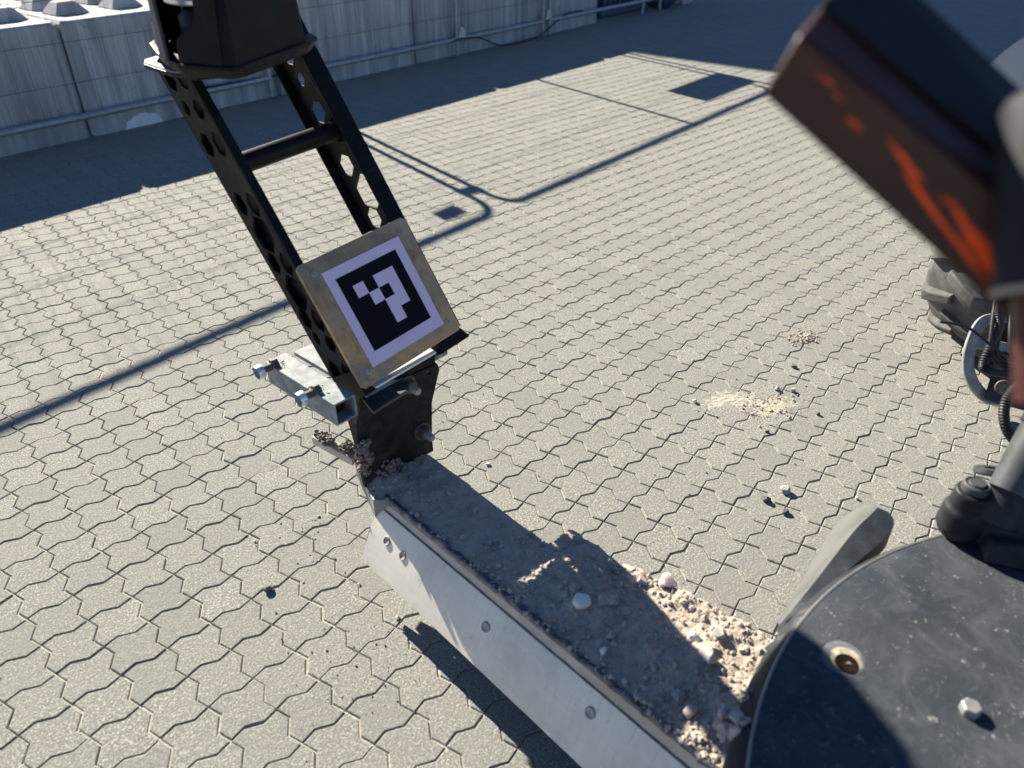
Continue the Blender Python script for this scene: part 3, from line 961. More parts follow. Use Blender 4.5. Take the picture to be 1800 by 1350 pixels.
# ------------------------------------------------------------------ sensor mast with its marker plate
K = 1.118
MX = Vector((0.99136, 0.11685, 0.05961))
MY = Vector((0.11270, -0.52613, -0.84290))          # down along the mast
MZ = Vector((-0.06713, 0.84234, -0.53475))          # away from the marker's face
MO = Vector((0.5140, -1.0050, 0.8629))                 # top left corner of the marker plate
def ml(x, y, z):
    return MO + (MX * x + MY * y + MZ * z) * K
MR = Matrix((MX, MY, MZ)).transposed()
mast = thing('sensor_mast', (0.68, -1.12, 0.60), 'black leaning twin rail mast with a hood on top, bolted to the blade end', 'mast')
def chan(x_web, side, z1=0.105, rear=0.042, front=0.042):
    """a pierced channel: web sheet with holes, front flange, rear flange"""
    z0 = 0.013
    hs = (z1 - z0) / 0.092
    ya, yb = -0.475, 0.278
    zc = (z0 + z1) / 2
    holes = []
    def hexh(zc_, yc, hw, hl):
        return [(zc_ - hw, yc - hl * .45), (zc_, yc - hl), (zc_ + hw, yc - hl * .45), (zc_ + hw, yc + hl * .45), (zc_, yc + hl), (zc_ - hw, yc + hl * .45)]
    for yc, kind in ((-.425, 2), (-.350, 3), (-.285, 2), (-.155, 2), (-.088, 1), (-.022, 2), (.045, 1), (.108, 2), (.17, 3), (.235, 2)):
        if kind == 2:
            holes += [hexh(zc - .023 * hs, yc + .008, .0165 * hs, .028), hexh(zc + .021 * hs, yc - .008, .0165 * hs, .028)]
        elif kind == 3:
            holes += [hexh(zc - .020 * hs, yc, .015 * hs, .022), hexh(zc + .022 * hs, yc - .022, .010 * hs, .017)]
        else:
            holes += [hexh(zc, yc, .030 * hs, .044)]
    vs, fs = holed([(z0, ya), (z1, ya), (z1, yb), (z0, yb)], holes, 0.006)
    MB().add([ml(x_web + v.z, v.y, v.x) for v in vs], fs).build('pierced_web', M['dusty_black'], mast)
    for z, w in ((z0 - 0.003, front), (z1 + 0.003, rear)):
        a, b = (x_web - side * .003, x_web + side * w)
        MB().hexa([ml(a, ya, z - .003), ml(b, ya, z - .003), ml(b, ya, z + .003), ml(a, ya, z + .003)],
                  [ml(a, yb, z - .003), ml(b, yb, z - .003), ml(b, yb, z + .003), ml(a, yb, z + .003)]).build('flange', M['black_steel'], mast, bevel=0.0025)
chan(0.008, 1, 0.106, 0.018, 0.018)
chan(0.305, -1, 0.145, 0.028)
m = MB().tube([ml(0.024, -0.232, 0.055), ml(0.30, -0.232, 0.055)], 0.0235, 24)
m.build('rung', M['black_steel'], mast, smooth=60)
MB().lathe([(0.030, -0.006), (0.030, 0.006), (0.024, 0.009)], 20, ml(0.292, -0.232, 0.055), MX).build('rung_collar', M['black_steel'], mast, smooth=40)
MB().hexa([ml(.022, -.475, .016), ml(.025, -.475, .016), ml(.025, -.475, .103), ml(.022, -.475, .103)],
          [ml(.022, .278, .016), ml(.025, .278, .016), ml(.025, .278, .103), ml(.022, .278, .103)]).build('inner_web', M['black_steel'], mast)
# marker plate
W_, H_ = 0.300, 0.285
ch = 0.008
ring = [(ch, 0), (W_ - ch, 0), (W_, ch), (W_, H_ - ch), (W_ - ch, H_), (ch, H_), (0, H_ - ch), (0, ch)]
m = MB().hexa([ml(x, y, 0) for x, y in ring], [ml(x, y, 0.009) for x, y in ring])
mp = m.build('marker_plate', M['marker_plate'], mast, bevel=0.0015)
for x, y in ((0.030, 0.028), (0.272, 0.029), (0.273, 0.254), (0.030, 0.256)):
    m = MB().lathe([(0.0085, 0.0005), (0.0080, 0.0022), (0.0045, 0.0026), (0.0040, 0.0010), (0.0, 0.0010)], 20, ml(x, y, 0), -MZ)
    m.build('screw', M['bolt'], mp, smooth=40)
def flat(name, rects, z, mat, parent, t=0.0007):
    m = MB()
    for x0, y0, x1, y1 in rects:
        m.hexa([ml(x0, y0, z), ml(x1, y0, z), ml(x1, y1, z), ml(x0, y1, z)], [ml(x0, y0, z - t), ml(x1, y0, z - t), ml(x1, y1, z - t), ml(x0, y1, z - t)])
    return m.build(name, mat, parent)
wx, wy, ws = 0.0444, 0.0342, 0.2162
bx, by, bs = 0.0668, 0.0572, 0.1695
flat('marker_sheet', [(wx, wy, wx + ws, wy + ws + .004)], -0.0008, M['lavender'], mp)
flat('marker_ink', [(bx, by, bx + bs, by + bs)], -0.0016, M['ink'], mp, 0.0004)
c_ = bs / 6.0
flat('marker_cells', [(bx + c * c_ - .0001, by + r * c_ - .0001, bx + (c + 1) * c_ + .0001, by + (r + 1) * c_ + .0001)
                     for r, c in ((1, 1), (1, 3), (1, 4), (2, 2), (2, 4), (3, 3), (3, 4), (4, 3))], -0.0024, M['lavender'], mp, 0.0003)
# foot of the mast
MB().box((0.705, -0.968, 0.541), (0.275, 0.30, 0.012), Matrix.Rotation(0.08, 3, 'Z')).build('foot_plate', M['galv_tube'], mast, bevel=0.002)
MB().hexa([ml(.235, .283, .010), ml(.306, .283, .010), ml(.306, .283, .045), ml(.235, .283, .045)],
          [ml(.225, .312, .006), ml(.318, .312, .006), ml(.318, .312, .045), ml(.225, .312, .045)]).build('corner_block', M['black_steel'], mast, bevel=0.003)
# bright strip under the marker plate, and a sheet added below it, slotted to throw a sun patch
MB().hexa([(.580, -1.178, .587), (.778, -1.158, .593), (.778, -1.095, .593), (.580, -1.110, .587)],
          [(.580, -1.178, .592), (.778, -1.158, .598), (.778, -1.095, .598), (.580, -1.110, .592)]).build('bottom_strip', M['zinc'], mast, bevel=.001)
vs, fs = holed([(.560, .540), (.800, .540), (.800, .594), (.560, .588)], [[(.655, .552), (.690, .560), (.765, .577), (.765, .586), (.690, .571), (.655, .561)]], .006)
MB().add([Vector((v.x, -1.118 + v.z, v.y)) for v in vs], fs).build('sun_slot_sheet', M['black_steel'], mast)
MB().hexa([ml(.004, .24, .012), ml(.06, .24, .012), ml(.06, .24, .10), ml(.004, .24, .10)],
          [ml(.004, .30, .012), ml(.05, .30, .012), ml(.05, .30, .10), ml(.004, .30, .10)]).build('gusset', M['black_steel'], mast, bevel=0.002)
# bracket plate standing on the blade
pl = [(0.806, .534), (0.812, 0.513), (0.780, 0.424), (0.772, 0.314), (0.773, .262), (.548, .262), (.543, .330), (.545, .47), (.575, .534)]
vs, fs = holed(pl, [[(0.779 + .006 * math.cos(a), 0.518 + .008 * math.sin(a)) for a in np.linspace(0, 2 * math.pi, 12, endpoint=False)]], 0.012)
MB().add([Vector((v.x, -1.115 + v.z, v.y)) for v in vs], fs).build('bracket_plate', M['dusty_black'], mast, bevel=0.0015)
MB().hexa([(.590, -1.110, .28), (.602, -1.110, .28), (.600, -1.110, .534), (.588, -1.110, .534)],
          [(.610, -.985, .28), (.622, -.985, .28), (.630, -0.90, .534), (.618, -0.90, .534)]).build('bracket_web', M['dusty_black'], mast, bevel=0.002)
MB().prism([(.560, -1.185, .525), (.685, -1.165, .525), (.695, -1.10, .525), (.575, -1.11, .525)], (0, 0, .009)).build('clamp_plate', M['cast_grey'], mast, bevel=0.002)
for i, (x, z) in enumerate(((0.705, 0.515), (0.738, 0.351))):
    b_ = MB().lathe([(.026, 0), (.026, .004), (.0, .004)], 24, (x, -1.122, z), (0, -1, 0)).build('washer', M['dark_bolt'], mast, smooth=40)
    MB().lathe([(.019, .003), (.019, .022), (.015, .025), (0, .025)], 6, (x, -1.122, z), (0, -1, 0)).build('nut', M['dark_bolt'], b_, bevel=.0015)
    MB().lathe([(.0105, .02), (.0105, .045), (.008, .049), (0, .049)], 16, (x, -1.122, z), (0, -1, 0)).build('thread', M['bolt'], b_, smooth=40)
# galvanised square tube beside the foot
a0, a1 = Vector((.470, -.905, .570)), Vector((.492, -1.182, .570))
ax = (a1 - a0).normalized()
sx = Vector((-ax.y, ax.x, 0)).normalized()
up = Vector((0, 0, 1))
def sq(c, h):
    return [c + sx * i * h + up * j * h for i, j in ((-1, -1), (1, -1), (1, 1), (-1, 1))]
m = MB()
o_, n_ = 0.030, 0.0255
A, B, C2, D = sq(a0, o_), sq(a1, o_), sq(a1, n_), sq(a0, n_)
vs = A + B + C2 + D
fs = []
for i in range(4):
    j = (i + 1) % 4
    m.cur = 0
    fs.append((i, j, 4 + j, 4 + i))
    fs.append((4 + i, 4 + j, 8 + j, 8 + i))
    fs.append((8 + i, 8 + j, 12 + j, 12 + i))
    fs.append((12 + i, 12 + j, j, i))
m.add(vs, fs)
tb = m.build('square_tube', M['galv_tube'], mast, bevel=0.003)
MB().hexa(sq(a0 + ax * .01, n_ - .0004), sq(a1 - ax * .04, n_ - .0004)).build('rust_core', M['rust'], tb)
for y in (-.935, -1.105):
    c = Vector((.4455 + (-.935 - y) * .08, y, .598))
    hd = MB().lathe([(.016, -.044), (.0175, -.040), (.0175, -.028), (.0, -.028)], 20, c, (1, 0.05, 0.02)).build('clamp_bolt', M['zinc'], tb, smooth=40)
    MB().lathe([(.0, -.0442), (.016, -.0441)], 20, c, (1, 0.05, 0.02)).build('bolt_shank', M['dark_bolt'], tb) if False else None
    MB().cyl(c + Vector((-.032, 0, 0)), c + Vector((.012, 0, 0)), .0095, n=16).build('bolt_shank', M['dark_bolt'], tb, smooth=60)
    MB().lathe([(0, -.004), (.0165, -.004), (.0165, .012), (0, .012)], 6, c + Vector((.002, 0, .002)), (1, 0, 0)).build('nut', M['dark_bolt'], tb, bevel=.0015)
    m = MB()
    for k in range(14):
        m.add(*stone_verts((c.x + rnd.uniform(-.004, .03), c.y + rnd.uniform(-.03, .03), .6), rnd.uniform(.002, .006), k + 900, False, .5))
    d_ = m.build('dirt_crumbs', M['pale_sand'], tb); d_['kind'] = 'stuff'
# hood on top: a ring flange, a shell open on its left side, a bare plate below
hood = bpy.data.objects.new('hood', None)
COL.objects.link(hood)
hood.parent = mast
OFF['hood'] = OFF['sensor_mast']
RING = [(.4656, -.5837), (.4330, -.700), (.4200, -.770), (.4120, -.8568), (.4753, -.9553), (.5082, -.9498), (.7374, -.8180), (.7776, -.7800), (.7960, -.7229), (.780, -.60), (.70, -.50), (.54, -.48)]
HB = [(.4720, -.5990), (.4160, -.7924), (.4140, -.8246), (.4690, -.9401), (.4900, -.9524), (.7240, -.8144), (.7400, -.790), (.745, -.62), (.68, -.53), (.55, -.51)]
HC = Vector((.600, -.720, 0))
def hz(poly, z, k=1.0, grow=0.0):
    out = []
    for x, y in poly:
        d = Vector((x, y, 0)) - HC
        out.append(HC + d * k + d.normalized() * grow + Vector((0, 0, z)))
    return out
MB().hexa(hz(RING, 1.276), hz(RING, 1.285)).build('hood_flange', M['hood'], hood, bevel=.003)
MB().hexa(hz(RING, 1.256, .90), hz(RING, 1.276, .985)).build('hood_skirt', M['hood'], hood, bevel=.002)
zs = [(1.285, 1.0), (1.33, .978), (1.38, .95), (1.43, .92), (1.50, .87), (1.54, .80)]
m = MB()
n = len(HB)
vs, fs = [], []
for z, k in zs: vs += hz(HB, z, k)
for z, k in zs: vs += hz(HB, z, k, -.006)
q = len(zs) * n
open_ = {(i, k) for i in (1, 2) for k in range(4)} | {(0, 1), (0, 2), (0, 3)}
for k in range(len(zs) - 1):
    for i in range(n):
        if (i, k) in open_: continue
        j = (i + 1) % n
        fs.append((k * n + i, k * n + j, (k + 1) * n + j, (k + 1) * n + i))
        fs.append((q + k * n + j, q + k * n + i, q + (k + 1) * n + i, q + (k + 1) * n + j))
m.add(vs, fs)
m.build('hood_shell', M['hood'], hood, smooth=20)
MB().prism(hz(HB, 1.54, .80), (0, 0, .006)).build('hood_roof', M['hood'], hood, bevel=.003)
# front left face with its rounded window edge
A_, B_ = Vector((.4140, -.8246, 0)), Vector((.4690, -.9401, 0))
fl = (B_ - A_).length
dirf = (B_ - A_).normalized()
nf = Vector((dirf.y, -dirf.x, 0))
win = [(.17, 1.286), (1.0, 1.286), (.99, 1.50), (.60, 1.50), (.595, 1.372), (.57, 1.362), (.50, 1.352), (.26, 1.335), (.19, 1.327), (.165, 1.314)]
vs, fs = holed([(a * fl, z) for a, z in win], [], .006)
MB().add([A_ + dirf * v.x + Vector((0, 0, v.y)) + nf * v.z + (HC - A_) * (.50 * (v.y - 1.285)) for v in vs], fs).build('window_face', M['hood'], hood, bevel=.0015)
MB().hexa([Vector((.4180, -.755, 1.285)), Vector((.4140, -.800, 1.285)), Vector((.4220, -.800, 1.285)), Vector((.4260, -.755, 1.285))],
          [Vector((.4300, -.735, 1.50)), Vector((.4240, -.762, 1.50)), Vector((.4320, -.762, 1.50)), Vector((.4380, -.735, 1.50))]).build('window_post', M['cast_grey'], hood, bevel=.002)
MB().lathe([(.0, 1.286), (.090, 1.286), (.090, 1.345), (.078, 1.36), (.0, 1.36)], 32, (.585, -.72, 0)).build('sensor_body', M['boom_black'], hood, smooth=40)
MB().lathe([(.104, 1.376), (.107, 1.379), (.107, 1.386), (.104, 1.389), (.0, 1.389)], 48, (.575, -.735, 0)).build('sensor_band', M['silver'], hood, smooth=40)
for a in (.4, 2.1, 4.3):
    MB().box((.575 + .085 * math.cos(a), -.735 + .085 * math.sin(a), 1.36), (.012, .02, .04)).build('sensor_bracket', M['cast_grey'], hood, bevel=.002)
MB().prism([(x, y, 1.555) for x, y in ((.66, -.545), (.865, -.405), (.898, -.37), (.985, -.18), (.80, -.10), (.58, -.42))], (0, 0, .06)).build('shade_box', M['hood'], hood, bevel=.012)  # unseen box added over the hood, shaped to shade the round cover
MB().cyl((.66, -.55, 1.53), (.70, -.50, 1.58), .03, n=16).build('shade_box_neck', M['hood'], hood, smooth=60)  # neck carrying the added box
# bare steel plate that the hood stands on, showing at the left
bp = [(.4471, -.5811), (.430, -.620), (.4349, -.7504), (.4595, -.8196), (.5286, -.8400), (.700, -.740), (.72, -.60), (.50, -.53)]
MB().prism([(x, y, 1.241) for x, y in bp], (0, 0, .009)).build('head_plate', M['black_steel'], mast, bevel=.002)
MB().prism([(x, y, 1.2505) for x, y in ((.4471, -.585), (.432, -.620), (.4369, -.7504), (.4600, -.8176), (.500, -.828), (.52, -.70), (.50, -.56))], (0, 0, .0025)).build('bare_plate_top', M['galv_tube'], mast)

# ------------------------------------------------------------------ machine parts on the right
mc = thing('construction_machine', (1.6, -2.6, 0), 'dark machine at the right edge with round scuffed cover, tyre and dark red boom', 'machine')
CC = Vector((.814, -2.951, 0))
m = MB()
prof_c = [(0.0, .512), (.30, .511), (.55, .508), (.70, .503), (.752, .500), (.762, .497)]
m.lathe(prof_c, 160, CC)
m.build('round_cover', M['cover'], mc, smooth=30)
m = MB().lathe([(.7622, .4965), (.772, .488), (.786, .468), (.792, .450), (.793, .36), (.785, .36), (.76, .40)], 160, CC)
m.build('cover_rim', M['cover_rim'], mc, smooth=40)
MB().lathe([(.7610, .4985), (.7645, .4992), (.7665, .4962)], 160, CC).build('rim_edge', M['ring_grey'], mc, smooth=40)
# hole with a worn ring, bolt, small holes
hx, hy = .736, -2.287
vs = []
m = MB().lathe([(.0, .0022), (.026, .0020), (.036, .0008), (.040, .0)], 36, (hx + .008, hy + .003, .5030))
m.build('hole_halo', M['halo'], mc, smooth=60)
m = MB().lathe([(.0, .0030), (.022, .0028), (.026, .0018)], 28, (hx + .007, hy + .004, .5030))
m.build('hole_ring', M['halo_sand'], mc, smooth=60)
MB().lathe([(.0, .0036), (.0185, .0036), (.0188, .0028)], 28, (hx, hy, .5030)).build('hole', M['hole_dark'], mc)
mm = stone_verts((hx + .002, hy - .003, .505), .008, 77, True, .6)
link_mesh('hole_grit', mm[0], mm[1], M['mud'], mc, smooth=30)
bx_, by_ = .789, -2.461
MB().lathe([(0, .0022), (.0235, .0022), (.0255, 0)], 28, (bx_, by_, .5062)).build('bolt_washer', M['bolt'], mc, smooth=40)
MB().lathe([(.0, .0175), (.0145, .0175), (.0160, .0150), (.0160, .002)], 6, (bx_, by_, .5062), (.05, -.02, 1)).build('cover_bolt', M['bolt'], mc, bevel=.002)
for k, (x, y) in enumerate(((.80, -2.40), (.82, -2.37), (.745, -2.40), (.735, -2.44), (.90, -2.33), (.96, -2.30), (.86, -2.45))):
    MB().lathe([(0, .0006), (.0035, .0006), (.006, .0014), (.0065, 0)], 12, (x, y, .5062 - .03 * max(0, math.hypot(x - CC.x, y - CC.y) - .55) ** 1), (0, 0, 1)).build('rivet', M['bolt'], mc, smooth=60)
def crust(c, d, seed):
    vs, fs = clods(c, d, int(seed * 10), 40, max(d) * 0.26)
    return link_mesh('mud_lump', vs, fs, M['mud_pale'], smooth=180)
tag(crust((.530, -2.205, .462), (.018, .030, .040), 2.2), 'pinkish grey mud crust stuck on the round cover rim', 'mud', 'mud caked on the cover rim')
tag(crust((.592, -2.196, .466), (.014, .010, .014), 6.2), 'small round dab of mud on the cover rim', 'mud', 'mud caked on the cover rim')
# rounded fin beside the cover
ridge = smooth_path([(0.787, -2.149, 0.440), (0.909, -2.146, 0.452), (1.083, -2.137, 0.465), (1.154, -2.139, 0.468), (1.183, -2.138, 0.465), (1.198, -2.137, 0.460)], 6)
left = smooth_path([(0.823, -2.131, 0.390), (0.961, -2.097, 0.330), (1.252, -2.043, 0.290), (1.356, -2.051, 0.300), (1.363, -2.067, 0.320), (1.314, -2.099, 0.370)], 6)
right = smooth_path([(0.803, -2.158, 0.450), (0.888, -2.168, 0.455), (1.008, -2.181, 0.462), (1.135, -2.189, 0.462), (1.185, -2.178, 0.458), (1.208, -2.157, 0.454)], 6)
m = MB()
n = len(ridge)
low = [(a[0], a[1] - .01, .39) for a in left]
m.cur = 0
m.add([Vector(p) for p in ridge + left], [(i, i + 1, n + i + 1, n + i) for i in range(n - 1)])
m.build('fin_face', M['fin_side'], mc, smooth=30)
m = MB()
m.add([Vector(p) for p in ridge + right + [(p[0], p[1] + .0, p[2] - .05) for p in right] + [(p[0], p[1], p[2] - .02) for p in left]],
      [(i, i + 1, n + i + 1, n + i) for i in range(n - 1)] + [(n + i, n + i + 1, 2 * n + i + 1, 2 * n + i) for i in range(n - 1)] +
      [(2 * n + i, 2 * n + i + 1, 3 * n + i + 1, 3 * n + i) for i in range(n - 1)] + [(n - 1, 2 * n - 1, 3 * n - 1, 4 * n - 1)])
m.build('fin_body', M['cover_rim'], mc, smooth=30)
# pivot casting with its bolt cap and rod
KB = Vector((1.165, -2.325, 0))
def blob(name, parts, mat, sub=2):
    """one cast piece: overlapping solids merged by a voxel remesh"""
    m = MB()
    for fn in parts: fn(m)
    o = m.build(name, mat, mc, smooth=180)
    r = o.modifiers.new('remesh', 'REMESH'); r.mode = 'VOXEL'; r.voxel_size = .004; r.use_smooth_shade = True
    s_ = o.modifiers.new('smooth', 'SMOOTH'); s_.factor = .6; s_.iterations = 5
    return o
def ell(c, d):
    return lambda m: m.add([Vector((p.x * d[0], p.y * d[1], p.z * d[2])) + Vector(c) for p in ICO3[0]], ICO3[1])
def cy(a, b, r0, r1=None):
    return lambda m: m.cyl(a, b, r0, r1, 28)
def hx(a, b):
    return lambda m: m.hexa([Vector(p) for p in a], [Vector(p) for p in b])
blob('pivot_casting', [cy((1.190, -2.291, .505), (1.190, -2.291, .612), .040, .034), cy((1.190, -2.291, .52), (1.190, -2.291, .570), .046, .042),
                       hx([(1.165, -2.30, .512), (1.235, -2.275, .512), (1.34, -2.44, .512), (1.19, -2.435, .512)], [(1.175, -2.31, .585), (1.225, -2.29, .590), (1.32, -2.42, .65), (1.215, -2.42, .635)]),
                       cy((1.195, -2.345, .56), (1.240, -2.338, .655), .040, .038),
                       hx([(1.135, -2.36, .506), (1.165, -2.335, .506), (1.235, -2.41, .506), (1.17, -2.43, .506)], [(1.15, -2.36, .545), (1.17, -2.342, .545), (1.23, -2.40, .570), (1.18, -2.42, .565)]),
                       cy((1.225, -2.425, .505), (1.225, -2.425, .550), .022, .018)], M['cast'])
cap = MB().lathe([(0, .018), (.0135, .018), (.0145, .0155), (.0155, .0135), (.019, .0135), (.021, .015), (.024, .013), (.0255, .007), (.0255, 0)], 36, (1.190, -2.291, .614)).build('bolt_cap', M['cast_grey'], mc, smooth=35)
rd = MB().tube([(1.205, -2.340, .630), (1.245, -2.340, .682), (1.285, -2.340, .735)], [.036, .038, .038], 28).build('rod_sleeve', M['cast_grey'], mc, smooth=50)
MB().tube([(1.2852, -2.340, .7354), (1.33, -2.340, .795), (1.42, -2.340, .915)], [.042, .042, .042], 28).build('rod_collar', M['cast'], mc, smooth=50)
MB().lathe([(.0405, -.004), (.0435, 0), (.0405, .004)], 28, (1.298, -2.340, .752), (.05, 0, .066)).build('collar_ring', M['ring_grey'], mc, smooth=50)
MB().lathe([(.013, 0), (.030, 0), (.032, .004), (.030, .012), (.013, .012)], 24, (1.240, -2.298, .628), (.3, .3, .8)).build('lug', M['cast_grey'], mc, smooth=40)
# wheel
WC, WA, WR, WW = Vector((3.02, -1.88, .345)), Vector((-.42, -.905, -.05)).normalized(), .345, .30
wh = bpy.data.objects.new('wheel', None)
COL.objects.link(wh); wh.parent = mc; OFF['wheel'] = OFF['construction_machine']
h = WW / 2
tprof = [(.185, -h + .01), (.20, -h), (.27, -h - .012), (.305, -h + .006), (.322, -h + .04), (.328, 0), (.322, h - .04), (.305, h - .006), (.27, h + .012), (.20, h), (.185, h - .01)]
MB().lathe(tprof, 64, WC, WA).build('tyre', M['rubber'], wh, smooth=50)
u_ = WA.orthogonal().normalized()
w_ = WA.cross(u_)
NL = 12
for side in (-1, 1):
    for k in range(NL):
        m = MB()
        t0 = 2 * math.pi * (k + (0 if side < 0 else .5)) / NL
        lo, hi = [], []
        def tp(t, r, a):
            return WC + (u_ * math.cos(t) + w_ * math.sin(t)) * r + WA * a
        secs = [(-.02, .322, .16, .0), (.06, .327, .17, .08), (.118, .322, .20, .14), (.147, .292, .22, .17), (.157, .240, .20, .19)]
        ring_in, ring_out = [], []
        prev = None
        rows = []
        for a, r, wdt, sh in secs:
            aa = a * side
            out = .026 if a < .13 else .012
            rows.append([tp(t0 + sh - wdt / 2, r - .012, aa), tp(t0 + sh - wdt / 2 + .025, r + out, aa + (0.006 * side if a > .12 else 0)), tp(t0 + sh + wdt / 2 - .025, r + out, aa + (0.006 * side if a > .12 else 0)), tp(t0 + sh + wdt / 2, r - .012, aa)])
        vs = [p for r_ in rows for p in r_]
        fs = [(0, 1, 2, 3), (16, 19, 18, 17)]
        for i in range(4):
            for j in range(3):
                fs.append((i * 4 + j, i * 4 + j + 1, i * 4 + 4 + j + 1, i * 4 + 4 + j))
            fs.append((i * 4 + 3, i * 4, i * 4 + 4, i * 4 + 7))
        m.add(vs, fs)
        m.build('tread_lug', M['rubber'], wh, smooth=60, bevel=.006)
MB().lathe([(0, h - .06), (.10, h - .06), (.13, h - .02), (.175, h - .03), (.19, h + .002), (.197, h + .004)], 48, WC, WA).build('rim', M['chassis'], wh, smooth=40)
# step guard: flat steel loop with a cross bar
m = MB()
lp = smooth_path([(2.658, -1.952, .298), (2.601, -1.905, .290), (2.546, -1.905, .235), (2.505, -1.927, .164), (2.494, -1.962, .114), (2.499, -1.994, .084), (2.516, -2.023, .062), (2.55, -2.06, .05)], 8)
def ribbon(path, wdt, th, nrm):
    m = MB()
    nrm = Vector(nrm).normalized()
    rows = []
    for i, p in enumerate(path):
        t = (path[min(i + 1, len(path) - 1)] - path[max(i - 1, 0)]).normalized()
        s_ = t.cross(nrm).normalized()
        nn = s_.cross(t)
        rows.append([p + s_ * wdt + nn * th, p - s_ * wdt + nn * th, p - s_ * wdt - nn * th, p + s_ * wdt - nn * th])
    vs = [p for r_ in rows for p in r_]
    fs = [(0, 1, 2, 3), tuple(len(vs) - 4 + k for k in (3, 2, 1, 0))]
    for i in range(len(rows) - 1):
        for k in range(4):
            fs.append((i * 4 + k, i * 4 + (k + 1) % 4, i * 4 + 4 + (k + 1) % 4, i * 4 + 4 + k))
    return m.add(vs, fs)
VN = (-.72, -.35, .6)
ribbon(lp, .018, .012, VN).build('guard_loop', M['loop'], mc, smooth=40, bevel=.004)
ribbon(smooth_path([(2.539, -1.906, .222), (2.58, -1.946, .220), (2.65, -2.02, .206)], 4), .017, .010, VN).build('guard_bar', M['loop'], mc, smooth=40, bevel=.004)
ribbon(smooth_path([(2.670, -1.945, .285), (2.633, -1.945, .237), (2.615, -1.962, .195), (2.625, -2.0, .140)], 6), .011, .010, VN).build('guard_stay', M['loop'], mc, smooth=40, bevel=.004)
# chassis rail end with two bolt heads
ch_ = MB().hexa([(2.540, -1.995, .195), (2.470, -2.020, .075), (2.560, -2.170, .045), (2.70, -2.19, .195)],
                [(2.94, -1.935, .195), (2.87, -1.96, .075), (2.96, -2.11, .045), (3.10, -2.13, .195)]).build('chassis_end', M['chassis'], mc, bevel=.006)
for c in ((2.492, -2.055, .135), (2.535, -2.130, .128)):
    MB().lathe([(.010, .006), (.024, .005), (.026, .0), (.017, .008), (.012, .010), (0, .010)], 22, c, (-.80, -.52, .30)).build('chassis_bolt', M['dark_bolt'], ch_, smooth=40)
MB().hexa([(2.75, -2.12, .24), (2.68, -2.5, .24), (4.4, -2.9, .24), (4.4, -2.0, .24)], [(2.75, -2.12, .85), (2.68, -2.5, .85), (4.4, -2.9, .85), (4.4, -2.0, .85)]).build('chassis_frame', M['chassis'], mc, bevel=.02)
# hoses
def hose(name, pts, r, mat=M['hose'], ribs=False):
    p = smooth_path(pts, 14 if ribs else 8)
    rr = [r * (1 + (.10 if k % 2 else -.05)) for k in range(len(p))] if ribs else r
    return MB().tube(p, rr, 12).build(name, mat, mc, smooth=40)
hose('hydraulic_hose', [(1.84, -2.08, .78), (1.804, -2.096, .701), (1.788, -2.113, .666), (1.753, -2.117, .625), (1.724, -2.122, .590), (1.726, -2.134, .578), (1.748, -2.162, .571), (1.787, -2.202, .566), (1.90, -2.32, .55)], .0100, ribs=True)
hose('hydraulic_hose', [(1.90, -2.08, .70), (1.80, -2.115, .640), (1.765, -2.128, .615), (1.768, -2.145, .590), (1.80, -2.19, .575), (1.90, -2.30, .55)], .0075)
hose('hydraulic_hose', [(1.79, -2.30, .612), (1.692, -2.236, .612), (1.669, -2.221, .604), (1.634, -2.213, .577), (1.612, -2.223, .543), (1.604, -2.251, .505), (1.625, -2.296, .477), (1.70, -2.40, .45)], .0115, ribs=True)
hose('thin_cable', [(1.86, -2.06, .74), (1.775, -2.10, .668), (1.742, -2.125, .620), (1.760, -2.16, .585), (1.83, -2.24, .572)], .005)
hose('thin_cable', [(1.88, -2.10, .70), (1.80, -2.14, .645), (1.79, -2.17, .600), (1.83, -2.22, .580)], .0045)
hose('thin_cable', [(1.64, -2.02, .70), (1.679, -2.07, .690), (1.703, -2.124, .656), (1.734, -2.19, .616), (1.80, -2.29, .576)], .0035)
MB().cyl((1.79, -2.208, .585), (1.80, -2.222, .530), .017, n=16).build('hose_clip', M['hose'], mc, smooth=40)
# boom close to the lens
lo, ri, upp, ba = [(Vector(a), Vector(b)) for a, b in (((.280, -2.213, 1.474), (.377, -2.486, 1.275)), ((.284, -2.230, 1.514), (.376, -2.452, 1.366)),
                                                     ((.403, -2.207, 1.555), (.478, -2.415, 1.403)), ((.447, -2.180, 1.502), (.521, -2.452, 1.281)))]
bo = MB().hexa([lo[0], ri[0], upp[0], ba[0]], [lo[1], ri[1], upp[1], ba[1]]).build('boom', M['boom'], mc, bevel=.005, seg=4, smooth=40)
def on_face(s, t, lift=.0016):
    """point on the boom's lower left face: s along it, t from the lower edge to the ridge"""
    a = lo[0].lerp(lo[1], s)
    b = ri[0].lerp(ri[1], s)
    nn = (lo[1] - lo[0]).cross(ri[0] - lo[0]).normalized()
    if nn.dot(Vector((-.22, -2.5, 1.6)) - a) < 0: nn = -nn
    return a.lerp(b, t) + nn * lift
